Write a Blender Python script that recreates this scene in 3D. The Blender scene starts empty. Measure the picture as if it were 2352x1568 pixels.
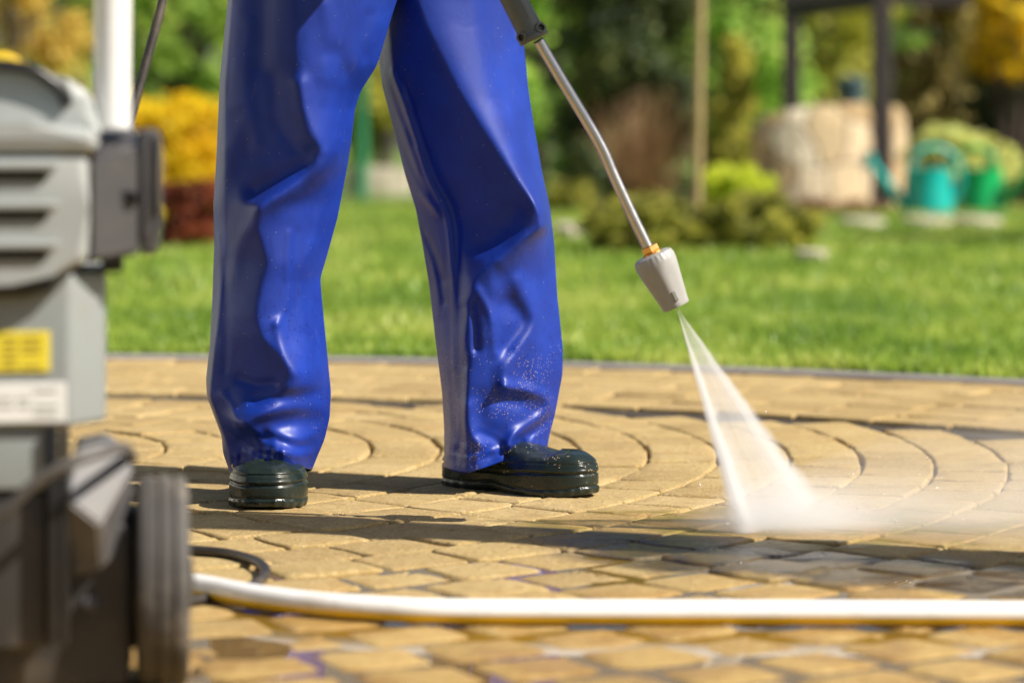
import bpy, bmesh, math, random
import numpy as np
from mathutils import Vector, Matrix

C = bpy.context.scene
COL = C.collection
R = math.radians
rnd = random.Random(7)
NR = np.random.default_rng(11)

# ------------------------------------------------------------------ camera, sky, sun, exposure
FPX = 6533.0            # focal length in units of a 2352 px wide frame (100 mm on 36 mm)
HX, HY = 1176.0, 320.0  # principal column and horizon row in that frame
CAMH = 0.525

cam = bpy.data.cameras.new('camera')
cam.lens = 100.0
cam.sensor_width = 36.0
cam.shift_y = -464.0 / 2352.0
cam.clip_start = 0.05
cam.clip_end = 500.0
cam.dof.use_dof = True
cam.dof.focus_distance = 4.05
cam.dof.aperture_fstop = 3.1
cam.dof.aperture_blades = 0
camo = bpy.data.objects.new('camera', cam)
camo.location = (0, 0, CAMH)
camo.rotation_euler = (R(90), 0, 0)
COL.objects.link(camo)
C.camera = camo

SUN_EL, SUN_AZ = 44.0, 110.0      # azimuth clockwise from +Y
w = bpy.data.worlds.new('World')
C.world = w
w.use_nodes = True
nt = w.node_tree
nt.nodes.clear()
wo = nt.nodes.new('ShaderNodeOutputWorld')
bg = nt.nodes.new('ShaderNodeBackground')
sk = nt.nodes.new('ShaderNodeTexSky')
sk.sky_type = 'NISHITA'
sk.sun_disc = False
sk.sun_elevation = R(SUN_EL)
sk.sun_rotation = R(SUN_AZ)
sk.air_density = 1.0
sk.dust_density = 2.0
sk.ozone_density = 1.0
bg.inputs['Strength'].default_value = 0.055
nt.links.new(sk.outputs[0], bg.inputs['Color'])
nt.links.new(bg.outputs[0], wo.inputs['Surface'])

sun = bpy.data.lights.new('sun', 'SUN')
sun.energy = 5.0
sun.angle = R(0.53)
sun.color = (1.0, 0.93, 0.82)
suno = bpy.data.objects.new('sun', sun)
sdir = Vector((math.sin(R(SUN_AZ)) * math.cos(R(SUN_EL)), math.cos(R(SUN_AZ)) * math.cos(R(SUN_EL)), math.sin(R(SUN_EL))))
suno.rotation_euler = sdir.to_track_quat('Z', 'Y').to_euler()
suno.location = sdir * 20
COL.objects.link(suno)

C.view_settings.view_transform = 'Standard'
C.view_settings.look = 'None'
C.view_settings.exposure = 0.60
C.view_settings.gamma = 1.0
C.cycles.use_denoising = True
C.cycles.max_bounces = 8
C.cycles.diffuse_bounces = 3
C.cycles.glossy_bounces = 3
C.cycles.transparent_max_bounces = 8
C.cycles.volume_bounces = 3
C.cycles.volume_step_rate = 0.5
C.cycles.caustics_reflective = False
C.cycles.caustics_refractive = False
C.cycles.sample_clamp_indirect = 6.0


# ------------------------------------------------------------------ placing: frame pixel -> point
def at(px, py, Y):
    return Vector(((px - HX) / FPX * Y, Y, CAMH - (py - HY) / FPX * Y))


def gnd(px, py):
    Y = CAMH * FPX / (py - HY)
    return Vector(((px - HX) / FPX * Y, Y, 0))


# ------------------------------------------------------------------ object helpers
def tag(o, label=None, cat=None, group=None, kind=None):
    if label: o['label'] = label
    if cat: o['category'] = cat
    if group: o['group'] = group
    if kind: o['kind'] = kind
    return o


def empty(name, loc=(0, 0, 0), label=None, cat=None, group=None):
    o = bpy.data.objects.new(name, None)
    o.empty_display_size = 0.1
    o.location = loc
    COL.objects.link(o)
    return tag(o, label, cat, group)


def link(name, me, mat=None, parent=None, world=True):
    o = bpy.data.objects.new(name, me)
    COL.objects.link(o)
    if mat is not None and not me.materials:
        me.materials.append(mat)
    if parent is not None:
        o.parent = parent
        if world:   # vertices were given in world space
            p = parent
            loc = Vector((0, 0, 0))
            while p is not None:
                loc += p.location
                p = p.parent
            o.location = -loc
    return o


def mk(verts, quads=None, tris=None, smooth=True):
    """mesh from numpy arrays"""
    me = bpy.data.meshes.new('m')
    verts = np.asarray(verts, dtype=np.float32)
    q = np.zeros((0, 4), int) if quads is None else np.asarray(quads, int)
    t = np.zeros((0, 3), int) if tris is None else np.asarray(tris, int)
    me.vertices.add(len(verts))
    me.vertices.foreach_set('co', verts.ravel())
    nl = len(q) * 4 + len(t) * 3
    me.loops.add(nl)
    me.loops.foreach_set('vertex_index', np.concatenate([q.ravel(), t.ravel()]).astype(np.int32))
    me.polygons.add(len(q) + len(t))
    starts = np.concatenate([np.arange(len(q)) * 4, len(q) * 4 + np.arange(len(t)) * 3]).astype(np.int32)
    me.polygons.foreach_set('loop_start', starts)
    me.update(calc_edges=True)
    me.validate()
    if smooth:
        me.polygons.foreach_set('use_smooth', np.ones(len(me.polygons), dtype=bool))
    return me


def fix(bm):
    bmesh.ops.recalc_face_normals(bm, faces=bm.faces)
    return bm


def done(bm, smooth=False, angle=None):
    fix(bm)
    me = bpy.data.meshes.new('m')
    if smooth:
        for f in bm.faces: f.smooth = True
        a = R(angle or 40)
        for e in bm.edges:
            if len(e.link_faces) == 2 and e.calc_face_angle(0) > a:
                e.smooth = False
    bm.to_mesh(me)
    bm.free()
    return me


def b_box(bm, c, s, bev=0.0, rot=None, seg=2):
    r = bmesh.ops.create_cube(bm, size=1.0)
    vs = r['verts']
    M = Matrix.Translation(c) @ (rot.to_4x4() if rot is not None else Matrix()) @ Matrix.Diagonal((s[0], s[1], s[2], 1))
    bmesh.ops.transform(bm, matrix=M, verts=vs)
    if bev > 0:
        es = list({e for v in vs for e in v.link_edges})
        bmesh.ops.bevel(bm, geom=es, offset=bev, segments=seg, affect='EDGES', profile=0.6)


def b_prism(bm, pts, y0, y1, bev=0.0, seg=3):
    """outline pts = (x,z) extruded along Y from y0 to y1"""
    a = [bm.verts.new((p[0], y0, p[1])) for p in pts]
    b = [bm.verts.new((p[0], y1, p[1])) for p in pts]
    n = len(pts)
    fs = [bm.faces.new(a), bm.faces.new(b[::-1])]
    for i in range(n):
        fs.append(bm.faces.new((a[i], b[i], b[(i + 1) % n], a[(i + 1) % n])))
    if bev > 0:
        es = list({e for f in fs for e in f.edges})
        bmesh.ops.bevel(bm, geom=es, offset=bev, segments=seg, affect='EDGES', profile=0.6)


def b_prismz(bm, pts, z0, z1, bev=0.0, seg=3):
    a = [bm.verts.new((p[0], p[1], z0)) for p in pts]
    b = [bm.verts.new((p[0], p[1], z1)) for p in pts]
    n = len(pts)
    fs = [bm.faces.new(a), bm.faces.new(b[::-1])]
    for i in range(n):
        fs.append(bm.faces.new((a[i], b[i], b[(i + 1) % n], a[(i + 1) % n])))
    if bev > 0:
        es = list({e for f in fs for e in f.edges})
        bmesh.ops.bevel(bm, geom=es, offset=bev, segments=seg, affect='EDGES', profile=0.6)


def frame_to(p, d):
    q = Vector(d).normalized().to_track_quat('Z', 'Y')
    return Matrix.Translation(p) @ q.to_matrix().to_4x4()


def b_lathe(bm, prof, M=None, n=32, mod=None):
    """profile = (radius, z) list around local Z"""
    M = M or Matrix()
    rows = []
    for (r, z) in prof:
        row = []
        for i in range(n):
            a = 2 * math.pi * i / n
            rr = r * (mod(a, z) if mod else 1)
            row.append(bm.verts.new(M @ Vector((rr * math.cos(a), rr * math.sin(a), z))))
        rows.append(row)
    for k in range(len(rows) - 1):
        for i in range(n):
            bm.faces.new((rows[k][i], rows[k][(i + 1) % n], rows[k + 1][(i + 1) % n], rows[k + 1][i]))
    bm.faces.new(rows[0][::-1])
    bm.faces.new(rows[-1])


def spline(pts, n):
    """Catmull-Rom through pts"""
    P = [Vector(p) for p in pts]
    P = [P[0] * 2 - P[1]] + P + [P[-1] * 2 - P[-2]]
    out = []
    m = len(P) - 3
    for i in range(m):
        a, b, c, d = P[i:i + 4]
        k = max(2, n // m)
        for j in range(k):
            t = j / k
            out.append(0.5 * ((2 * b) + (c - a) * t + (2 * a - 5 * b + 4 * c - d) * t * t + (3 * b - a - 3 * c + d) * t ** 3))
    out.append(P[-2])
    return out


def tube_np(path, rad, n=16):
    """returns verts, quads of a swept tube; rad may be list; ring vertex 0 is at +Z side"""
    V, Q = [], []
    m = len(path)
    up = Vector((0, 0, 1))
    for i, p in enumerate(path):
        d = (path[min(i + 1, m - 1)] - path[max(i - 1, 0)]).normalized()
        ref = up if abs(d.z) < 0.95 else Vector((1, 0, 0))
        s = d.cross(ref).normalized()
        u = s.cross(d).normalized()
        r = rad[i] if isinstance(rad, (list, tuple)) else rad
        for k in range(n):
            a = 2 * math.pi * k / n
            V.append(tuple(p + u * (r * math.cos(a)) + s * (r * math.sin(a))))
    for i in range(m - 1):
        for k in range(n):
            Q.append((i * n + k, i * n + (k + 1) % n, (i + 1) * n + (k + 1) % n, (i + 1) * n + k))
    c0, c1 = len(V), len(V) + 1
    V.append(tuple(path[0])); V.append(tuple(path[-1]))
    T = [(c0, (k + 1) % n, k) for k in range(n)] + [(c1, (m - 1) * n + k, (m - 1) * n + (k + 1) % n) for k in range(n)]
    return V, Q, T


def tube_me(path, rad, n=16):
    return mk(*tube_np(path, rad, n))


# ------------------------------------------------------------------ materials
class NT:
    """small helper to write node trees"""
    def __init__(s, name):
        s.m = bpy.data.materials.new(name)
        s.m.use_nodes = True
        s.t = s.m.node_tree
        s.t.nodes.clear()
        s.out = s.t.nodes.new('ShaderNodeOutputMaterial')

    def n(s, typ, **kw):
        x = s.t.nodes.new('ShaderNode' + typ)
        for k, v in kw.items():
            setattr(x, k, v)
        return x

    def l(s, a, b):
        s.t.links.new(a, b)

    def setv(s, sock, v):
        if hasattr(v, 'is_output'):
            s.l(v, sock)
        else:
            sock.default_value = v

    def math(s, op, a, b=0.0, c=None, clamp=False):
        x = s.n('Math', operation=op)
        x.use_clamp = clamp
        s.setv(x.inputs[0], a)
        s.setv(x.inputs[1], b)
        if c is not None: s.setv(x.inputs[2], c)
        return x.outputs[0]

    def rng(s, v, a, b, c=0.0, d=1.0, smooth=True):
        x = s.n('MapRange', interpolation_type='SMOOTHSTEP' if smooth else 'LINEAR')
        s.setv(x.inputs['Value'], v)
        x.inputs['From Min'].default_value = a
        x.inputs['From Max'].default_value = b
        x.inputs['To Min'].default_value = c
        x.inputs['To Max'].default_value = d
        return x.outputs[0]

    def obj(s):
        return s.n('TexCoord').outputs['Object']

    def sep(s, v):
        x = s.n('SeparateXYZ')
        s.l(v, x.inputs[0])
        return x.outputs

    def noise(s, vec, scale, detail=4.0, rough=0.55, out=0, dist=0.0):
        x = s.n('TexNoise')
        s.l(vec, x.inputs['Vector'])
        x.inputs['Scale'].default_value = scale
        x.inputs['Detail'].default_value = detail
        x.inputs['Roughness'].default_value = rough
        x.inputs['Distortion'].default_value = dist
        return x.outputs[out]

    def ramp(s, f, stops, interp='LINEAR'):
        x = s.n('ValToRGB')
        x.color_ramp.interpolation = interp
        e = x.color_ramp.elements
        while len(e) < len(stops): e.new(0.5)
        for el, (p, c) in zip(e, stops):
            el.position = p
            el.color = (*c, 1) if len(c) == 3 else c
        s.setv(x.inputs[0], f)
        return x.outputs[0]

    def mix(s, f, a, b, blend='MIX'):
        x = s.n('Mix', data_type='RGBA', blend_type=blend)
        s.setv(x.inputs[0], f)
        s.setv(x.inputs[6], (*a, 1) if isinstance(a, tuple) and len(a) == 3 else a)
        s.setv(x.inputs[7], (*b, 1) if isinstance(b, tuple) and len(b) == 3 else b)
        return x.outputs[2]

    def bump(s, h, strength=0.3, dist=0.01, normal=None):
        x = s.n('Bump')
        x.inputs['Strength'].default_value = strength
        x.inputs['Distance'].default_value = dist
        s.l(h, x.inputs['Height'])
        if normal is not None: s.l(normal, x.inputs['Normal'])
        return x.outputs[0]

    def princ(s, color=None, rough=0.5, metal=0.0, normal=None, **kw):
        p = s.n('BsdfPrincipled')
        if color is not None: s.setv(p.inputs['Base Color'], (*color, 1) if isinstance(color, tuple) and len(color) == 3 else color)
        s.setv(p.inputs['Roughness'], rough)
        s.setv(p.inputs['Metallic'], metal)
        if normal is not None: s.l(normal, p.inputs['Normal'])
        for k, v in kw.items():
            s.setv(p.inputs[k.replace('_', ' ')], v)
        return p

    def end(s, p, vol=False):
        s.l(p.outputs[0] if not hasattr(p, 'is_output') else p, s.out.inputs['Volume' if vol else 'Surface'])
        return s.m


def plastic(name, col, rough=0.45, dirt=0.3, dirtcol=(0.25, 0.2, 0.14), bump=0.05, metal=0.0):
    k = NT(name)
    v = k.obj()
    n1 = k.noise(v, 14, 6, 0.65)
    n2 = k.noise(v, 90, 3)
    f = k.math('MULTIPLY', k.rng(n1, 0.48, 0.75), dirt)
    c = k.mix(f, col, dirtcol)
    c = k.mix(k.rng(n2, 0.3, 0.7, 0, 0.12), c, tuple(x * 0.7 for x in col))
    r = k.math('ADD', k.math('MULTIPLY', n1, 0.25), rough - 0.12)
    return k.end(k.princ(c, r, metal, k.bump(n2, bump, 0.002)))


def foliage(name, stops, scale=2.5, rough=0.55, trans=0.45, contrast=0.5, gain=2.3):
    """leaf colours vary by leaf and by clump"""
    k = NT(name)
    isl = k.n('NewGeometry').outputs['Random Per Island']
    n = k.noise(k.obj(), scale, 3)
    f = k.math('ADD', k.math('MULTIPLY', isl, 1 - contrast), k.math('MULTIPLY', k.rng(n, 0.3, 0.7), contrast))
    c = k.ramp(f, [(a, tuple(min(0.85, x * gain) for x in b)) for a, b in stops])
    p = k.princ(c, rough, **{'Specular_IOR_Level': 0.3})
    t = k.n('BsdfTranslucent')
    k.l(c, t.inputs['Color'])
    m = k.n('MixShader')
    m.inputs[0].default_value = trans
    k.l(p.outputs[0], m.inputs[1]); k.l(t.outputs[0], m.inputs[2])
    return k.end(m)


def wet_mask(k, v):
    """0 dry .. 1 wet: the dirty water running off from where the jet lands"""
    x, y, z = k.sep(v)
    nn = k.math('MULTIPLY', k.math('SUBTRACT', k.noise(v, 5.0, 4, 0.6), 0.5), 0.30)
    yc = k.math('MULTIPLY_ADD', x, -0.60, 3.735)
    d = k.math('ADD', k.math('ABSOLUTE', k.math('SUBTRACT', y, yc)), nn)
    a = k.rng(d, 0.10, 0.17, 1.0, 0.0)
    a = k.math('MULTIPLY', a, k.rng(k.math('ADD', x, nn), 0.0, 0.16))
    return a


def damp_mask(k, v):
    x, y, z = k.sep(v)
    nn = k.math('MULTIPLY', k.math('SUBTRACT', k.noise(v, 7.0, 4, 0.6), 0.5), 0.9)
    dx = k.math('DIVIDE', k.math('SUBTRACT', x, 0.36), 0.36)
    dy = k.math('DIVIDE', k.math('SUBTRACT', y, 3.86), 0.24)
    d = k.math('ADD', k.math('SQRT', k.math('ADD', k.math('MULTIPLY', dx, dx), k.math('MULTIPLY', dy, dy))), nn)
    return k.rng(d, 0.75, 1.05, 1.0, 0.0)


def near_wet(k, v):
    x, y, z = k.sep(v)
    n = k.noise(v, 3.2, 3, 0.6)
    return k.rng(k.math('ADD', k.math('ADD', y, k.math('MULTIPLY', x, -0.25)), k.math('MULTIPLY', k.math('SUBTRACT', n, 0.5), 1.1)), 3.05, 3.45, 1.0, 0.0)


def mat_paver():
    k = NT('paver_concrete')
    v = k.obj()
    isl = k.n('NewGeometry').outputs['Random Per Island']
    base = k.ramp(isl, [(0.0, (0.33, 0.225, 0.078)), (0.35, (0.42, 0.300, 0.112)), (0.7, (0.48, 0.350, 0.145)), (1.0, (0.38, 0.255, 0.085))])
    n1 = k.noise(v, 24, 6, 0.68)
    n2 = k.noise(v, 230, 5, 0.75)
    n4 = k.noise(v, 75, 5, 0.7)
    n3 = k.noise(v, 6, 3)
    c = k.mix(k.rng(n1, 0.42, 0.70, 0, 0.65), base, (0.33, 0.20, 0.065))
    c = k.mix(k.rng(n4, 0.50, 0.72, 0, 0.55), c, (0.60, 0.46, 0.25))
    c = k.mix(k.rng(n4, 0.46, 0.30, 0, 0.55), c, (0.26, 0.155, 0.055))
    c = k.mix(k.rng(n2, 0.50, 0.66, 0, 0.65), c, (0.62, 0.50, 0.30))
    c = k.mix(k.rng(n2, 0.46, 0.32, 0, 0.85), c, (0.20, 0.12, 0.045))
    c = k.mix(k.rng(n3, 0.5, 0.75, 0, 0.3), c, (0.54, 0.40, 0.20))
    st_ = k.rng(k.noise(v, 3.1, 6, 0.7, dist=0.8), 0.54, 0.66, 0, 0.4)
    c = k.mix(st_, c, (0.24, 0.155, 0.06))
    wm = wet_mask(k, v)
    dm = damp_mask(k, v)
    nw = near_wet(k, v)
    patch = k.rng(n3, 0.44, 0.58)
    # damp golden foreground, mossy damp ground at the jet, dirty runoff
    c = k.mix(k.math('MULTIPLY', nw, 0.5), c, k.mix(1.0, c, (1.0, 0.86, 0.56), 'MULTIPLY'))
    c = k.mix(k.math('MULTIPLY', k.math('MULTIPLY', nw, patch), 0.5), c, k.mix(1.0, c, (0.86, 0.70, 0.42), 'MULTIPLY'))
    algae = k.math('MULTIPLY', dm, k.rng(k.noise(v, 10, 3), 0.45, 0.56))
    c = k.mix(k.math('MULTIPLY', dm, 0.6), c, k.mix(1.0, c, (0.85, 0.72, 0.45), 'MULTIPLY'))
    c = k.mix(k.math('MULTIPLY', algae, 0.75), c, (0.22, 0.17, 0.025))
    cw = k.mix(1.0, c, (0.24, 0.23, 0.21), 'MULTIPLY')
    cw = k.mix(k.rng(n1, 0.5, 0.65, 0, 0.7), cw, (0.035, 0.036, 0.03))
    c = k.mix(wm, c, cw)
    wet = k.math('MAXIMUM', k.math('MAXIMUM', wm, k.math('MULTIPLY', dm, 0.65)), k.math('MULTIPLY', nw, k.math('MULTIPLY', patch, 0.8)))
    r = k.rng(wet, 0, 1, 0.88, 0.14, False)
    h = k.math('ADD', k.math('ADD', k.math('MULTIPLY', n2, 0.5), n1), k.math('MULTIPLY', n4, 0.8))
    b = k.bump(h, 0.75, 0.005)
    return k.end(k.princ(c, r, 0, b))


def mat_sand(name, dry, wetc):
    k = NT(name)
    v = k.obj()
    n2 = k.noise(v, 180, 4, 0.7)
    n1 = k.noise(v, 12, 4)
    c = k.mix(n2, dry, tuple(x * 1.8 for x in dry))
    wet = k.math('MAXIMUM', k.math('MAXIMUM', wet_mask(k, v), damp_mask(k, v)), k.math('MULTIPLY', near_wet(k, v), 0.9))
    c = k.mix(wet, c, wetc)
    r = k.rng(wet, 0, 1, 0.9, 0.06, False)
    st = k.rng(wet, 0, 1, 1.0, 0.0, False)
    h = k.math('MULTIPLY', n2, st)
    return k.end(k.princ(c, r, 0, k.bump(h, 0.7, 0.004)))


def mat_lawn():
    k = NT('lawn_soil')
    v = k.obj()
    n = k.noise(v, 2.2, 5)
    n2 = k.noise(v, 60, 4)
    c = k.ramp(n, [(0.3, (0.09, 0.19, 0.02)), (0.7, (0.20, 0.30, 0.04))])
    c = k.mix(k.rng(n2, 0.4, 0.7), c, (0.06, 0.07, 0.02))
    return k.end(k.princ(c, 0.9, 0, k.bump(n2, 0.6, 0.02)))


def mat_grass():
    k = NT('grass_blade')
    v = k.obj()
    isl = k.n('NewGeometry').outputs['Random Per Island']
    mp = k.n('Mapping'); k.l(v, mp.inputs[0]); mp.inputs['Scale'].default_value = (1.0, 0.55, 1.0)
    n = k.noise(mp.outputs[0], 1.6, 5, 0.65)
    f = k.math('ADD', k.math('MULTIPLY', isl, 0.4), k.math('MULTIPLY', k.rng(n, 0.36, 0.64), 0.6))
    c = k.ramp(f, [(0.0, (0.14, 0.27, 0.035)), (0.4, (0.29, 0.43, 0.06)), (0.7, (0.46, 0.57, 0.10)), (1.0, (0.66, 0.67, 0.20))])
    p = k.princ(c, 0.45)
    t = k.n('BsdfTranslucent')
    k.l(c, t.inputs['Color'])
    m = k.n('MixShader')
    m.inputs[0].default_value = 0.5
    k.l(p.outputs[0], m.inputs[1]); k.l(t.outputs[0], m.inputs[2])
    return k.end(m)


def mat_trousers():
    k = NT('blue_coated_fabric')
    v = k.obj()
    x, y, z = k.sep(v)
    n1 = k.noise(v, 9, 5, 0.6)
    n2 = k.noise(v, 700, 2)
    n3 = k.noise(v, 42, 6, 0.7, dist=0.6)
    c = k.mix(k.rng(n1, 0.35, 0.7), (0.004, 0.025, 0.25), (0.006, 0.038, 0.345))
    # rubbed and dusty patches
    sc = k.n('Mapping'); k.l(v, sc.inputs[0]); sc.inputs['Scale'].default_value = (60, 60, 14); sc.inputs['Rotation'].default_value = (0.5, 0.7, 0.3)
    scr = k.noise(sc.outputs[0], 1.0, 6, 0.75)
    c = k.mix(k.rng(scr, 0.58, 0.80, 0, 0.34), c, (0.15, 0.13, 0.14))
    c = k.mix(k.math('MULTIPLY', k.rng(n3, 0.58, 0.75), 0.12), c, (0.10, 0.07, 0.06))
    low = k.rng(z, 0.52, 0.10)                 # more splashes towards the hem
    vo = k.n('TexVoronoi', feature='F1'); k.l(v, vo.inputs['Vector']); vo.inputs['Scale'].default_value = 260; vo.inputs['Randomness'].default_value = 1.0
    cs = k.sep(vo.outputs['Color'])
    # droplets, each cell its own size; a few only
    rad = k.rng(cs[0], 0.35, 1.0, 0.0, 0.40, False)
    dens = k.math('LESS_THAN', cs[1], k.math('MULTIPLY', k.math('MULTIPLY', low, k.rng(k.noise(v, 7, 2), 0.35, 0.6)), 0.9))
    drop = k.math('MULTIPLY', k.math('LESS_THAN', vo.outputs['Distance'], rad), dens)
    c = k.mix(k.math('MULTIPLY', drop, 0.8), c, (0.002, 0.008, 0.12))
    # sand grains near the hem
    low2 = k.rng(z, 0.26, 0.04)
    v2 = k.n('TexVoronoi', feature='F1'); k.l(v, v2.inputs['Vector']); v2.inputs['Scale'].default_value = 640
    c2 = k.sep(v2.outputs['Color'])
    gd = k.math('MULTIPLY', k.math('MULTIPLY', low2, k.rng(k.noise(v, 11, 3), 0.47, 0.66)), k.rng(x, -0.30, -0.02, 0.04, 0.28))
    sand = k.math('MULTIPLY', k.math('LESS_THAN', v2.outputs['Distance'], 0.42), k.math('LESS_THAN', c2[0], gd))
    c = k.mix(sand, c, (0.40, 0.30, 0.19))
    v3 = k.n('TexVoronoi', feature='F1'); k.l(v, v3.inputs['Vector']); v3.inputs['Scale'].default_value = 190
    c3 = k.sep(v3.outputs['Color'])
    dust = k.math('MULTIPLY', k.math('LESS_THAN', v3.outputs['Distance'], 0.16), k.math('LESS_THAN', c3[0], 0.05))
    c = k.mix(k.math('MULTIPLY', dust, 0.4), c, (0.4, 0.36, 0.36))
    r = k.math('ADD', k.rng(z, 0.05, 0.35, 0.40, 0.58), k.math('MULTIPLY', k.math('SUBTRACT', n3, 0.5), 0.2))
    r = k.math('SUBTRACT', r, k.math('MULTIPLY', drop, 0.2))
    b = k.bump(n2, 0.10, 0.0006)
    vs = k.n('VectorMath', operation='ADD'); k.l(v, vs.inputs[0])
    vw = k.n('VectorMath', operation='SCALE'); k.l(k.noise(v, 9, 3, out=1), vw.inputs[0]); vw.inputs['Scale'].default_value = 0.10
    k.l(vw.outputs[0], vs.inputs[1])
    vm = k.n('Mapping'); k.l(vs.outputs[0], vm.inputs[0]); vm.inputs['Scale'].default_value = (1.4, 1.4, 0.7)
    cr = k.n('TexVoronoi', feature='DISTANCE_TO_EDGE'); k.l(vm.outputs[0], cr.inputs['Vector']); cr.inputs['Scale'].default_value = 13
    b = k.bump(k.rng(cr.outputs['Distance'], 0.0, 0.12), 0.07, 0.003, b)
    b = k.bump(k.noise(v, 60, 4, 0.6), 0.16, 0.002, b)
    b = k.bump(k.math('ADD', drop, sand), 0.5, 0.0012, b)
    p = k.princ(c, r, 0, b, Coat_Weight=0.62, Coat_Roughness=0.43, Coat_IOR=1.36, Specular_IOR_Level=0.22)
    return k.end(p)


def mat_boot():
    k = NT('boot_rubber')
    v = k.obj()
    x, y, z = k.sep(v)
    n1 = k.noise(v, 30, 5, 0.6)
    n2 = k.noise(v, 300, 3)
    c = k.mix(n1, (0.008, 0.013, 0.011), (0.016, 0.027, 0.022))
    v2 = k.n('TexVoronoi', feature='F1'); k.l(v, v2.inputs['Vector']); v2.inputs['Scale'].default_value = 420
    c2 = k.sep(v2.outputs['Color'])
    gd = k.math('MULTIPLY', k.rng(k.noise(v, 16, 3), 0.50, 0.74), k.rng(x, -0.3, -0.05, 0.05, 0.22))
    s = k.math('MULTIPLY', k.math('LESS_THAN', v2.outputs['Distance'], 0.42), k.math('LESS_THAN', c2[0], gd))
    c = k.mix(s, c, (0.46, 0.34, 0.2))
    dusty = k.math('MULTIPLY', k.rng(n1, 0.55, 0.75), 0.25)
    c = k.mix(dusty, c, (0.16, 0.13, 0.09))
    r = k.rng(n1, 0.3, 0.75, 0.18, 0.42)
    b = k.bump(n2, 0.15, 0.001)
    b = k.bump(k.noise(v, 75, 4), 0.3, 0.002, b)
    return k.end(k.princ(c, r, 0, b))


def mat_stone_wall():
    k = NT('sandstone_rubble')
    v = k.obj()
    vd = k.n('VectorMath', operation='ADD')
    k.l(v, vd.inputs[0])
    nv = k.n('VectorMath', operation='SCALE'); k.l(k.noise(v, 5, 3, out=1), nv.inputs[0]); nv.inputs['Scale'].default_value = 0.12
    k.l(nv.outputs[0], vd.inputs[1])
    vo = k.n('TexVoronoi', feature='F1'); k.l(vd.outputs[0], vo.inputs['Vector']); vo.inputs['Scale'].default_value = 3.1
    ve = k.n('TexVoronoi', feature='DISTANCE_TO_EDGE'); k.l(vd.outputs[0], ve.inputs['Vector']); ve.inputs['Scale'].default_value = 3.1
    cc = k.sep(vo.outputs['Color'])
    c = k.ramp(cc[0], [(0.0, (0.40, 0.27, 0.13)), (0.3, (0.72, 0.58, 0.37)), (0.5, (0.52, 0.29, 0.09)), (0.7, (0.84, 0.74, 0.56)), (1.0, (0.58, 0.40, 0.19))])
    n = k.noise(v, 16, 5)
    c = k.mix(k.rng(n, 0.4, 0.7, 0, 0.4), c, (0.35, 0.25, 0.14))
    edge = k.rng(ve.outputs['Distance'], 0.0, 0.05)
    c = k.mix(edge, (0.30, 0.24, 0.17), c)
    h = k.math('ADD', edge, k.math('MULTIPLY', n, 0.4))
    return k.end(k.princ(c, 0.85, 0, k.bump(h, 0.6, 0.03)))


def mat_wood(name, a, b, scale=3.0):
    k = NT(name)
    v = k.obj()
    mp = k.n('Mapping'); k.l(v, mp.inputs[0]); mp.inputs['Scale'].default_value = (18, 18, 1.2)
    n = k.noise(mp.outputs[0], scale, 5, 0.6)
    return k.end(k.princ(k.mix(k.rng(n, 0.3, 0.7), a, b), 0.7, 0, k.bump(n, 0.4, 0.006)))


M = {}
M['paver'] = mat_paver()
M['sand'] = mat_sand('joint_sand', (0.15, 0.10, 0.045), (0.11, 0.062, 0.014))
M['soil'] = mat_sand('dark_soil', (0.035, 0.028, 0.022), (0.03, 0.022, 0.012))
M['lawn'] = mat_lawn()
M['grass'] = mat_grass()
M['kerb'] = plastic('grey_concrete', (0.27, 0.25, 0.25), 0.85, 0.4, (0.2, 0.17, 0.12), 0.3)
M['trousers'] = mat_trousers()
M['boot'] = mat_boot()
M['stone_wall'] = mat_stone_wall()
M['mgrey'] = plastic('light_grey_plastic', (0.36, 0.38, 0.375), 0.42, 0.25)
M['mgrey2'] = plastic('mid_grey_plastic', (0.26, 0.285, 0.285), 0.45, 0.3)
M['bracket'] = plastic('scuffed_grey_plastic', (0.14, 0.14, 0.145), 0.5, 0.4)
M['mdark'] = plastic('dark_grey_plastic', (0.075, 0.072, 0.076), 0.38, 0.3)
M['mblack'] = plastic('black_plastic', (0.016, 0.016, 0.017), 0.35, 0.35, (0.09, 0.07, 0.05))
M['mbase'] = plastic('dusty_black_plastic', (0.035, 0.033, 0.032), 0.5, 0.6, (0.13, 0.10, 0.07))
M['yellow'] = plastic('yellow_plastic', (0.72, 0.50, 0.02), 0.45, 0.1)
M['label_yellow'] = plastic('yellow_sticker', (0.80, 0.66, 0.05), 0.4, 0.1)
M['label_white'] = plastic('white_sticker', (0.80, 0.80, 0.78), 0.35, 0.15, (0.4, 0.38, 0.35))
M['print'] = plastic('sticker_print', (0.45, 0.36, 0.05), 0.5, 0.0)
M['print_grey'] = plastic('sticker_print_grey', (0.50, 0.50, 0.48), 0.5, 0.0)
M['alu'] = plastic('white_enamelled_tube', (0.82, 0.82, 0.82), 0.3, 0.1)
M['tyre'] = plastic('dusty_tyre_rubber', (0.065, 0.06, 0.056), 0.7, 0.9, (0.20, 0.175, 0.145), 0.3)
M['nozzle'] = plastic('pale_grey_nozzle', (0.38, 0.375, 0.36), 0.4, 0.2)
M['grip'] = plastic('grey_grip', (0.10, 0.11, 0.108), 0.42, 0.25)
M['hose_black'] = plastic('black_hose_rubber', (0.035, 0.030, 0.026), 0.45, 0.8, (0.13, 0.10, 0.075), 0.3)
M['cord'] = plastic('grey_cord', (0.09, 0.085, 0.08), 0.5, 0.5)
M['teal'] = plastic('teal_plastic', (0.004, 0.42, 0.38), 0.3, 0.1)
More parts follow.
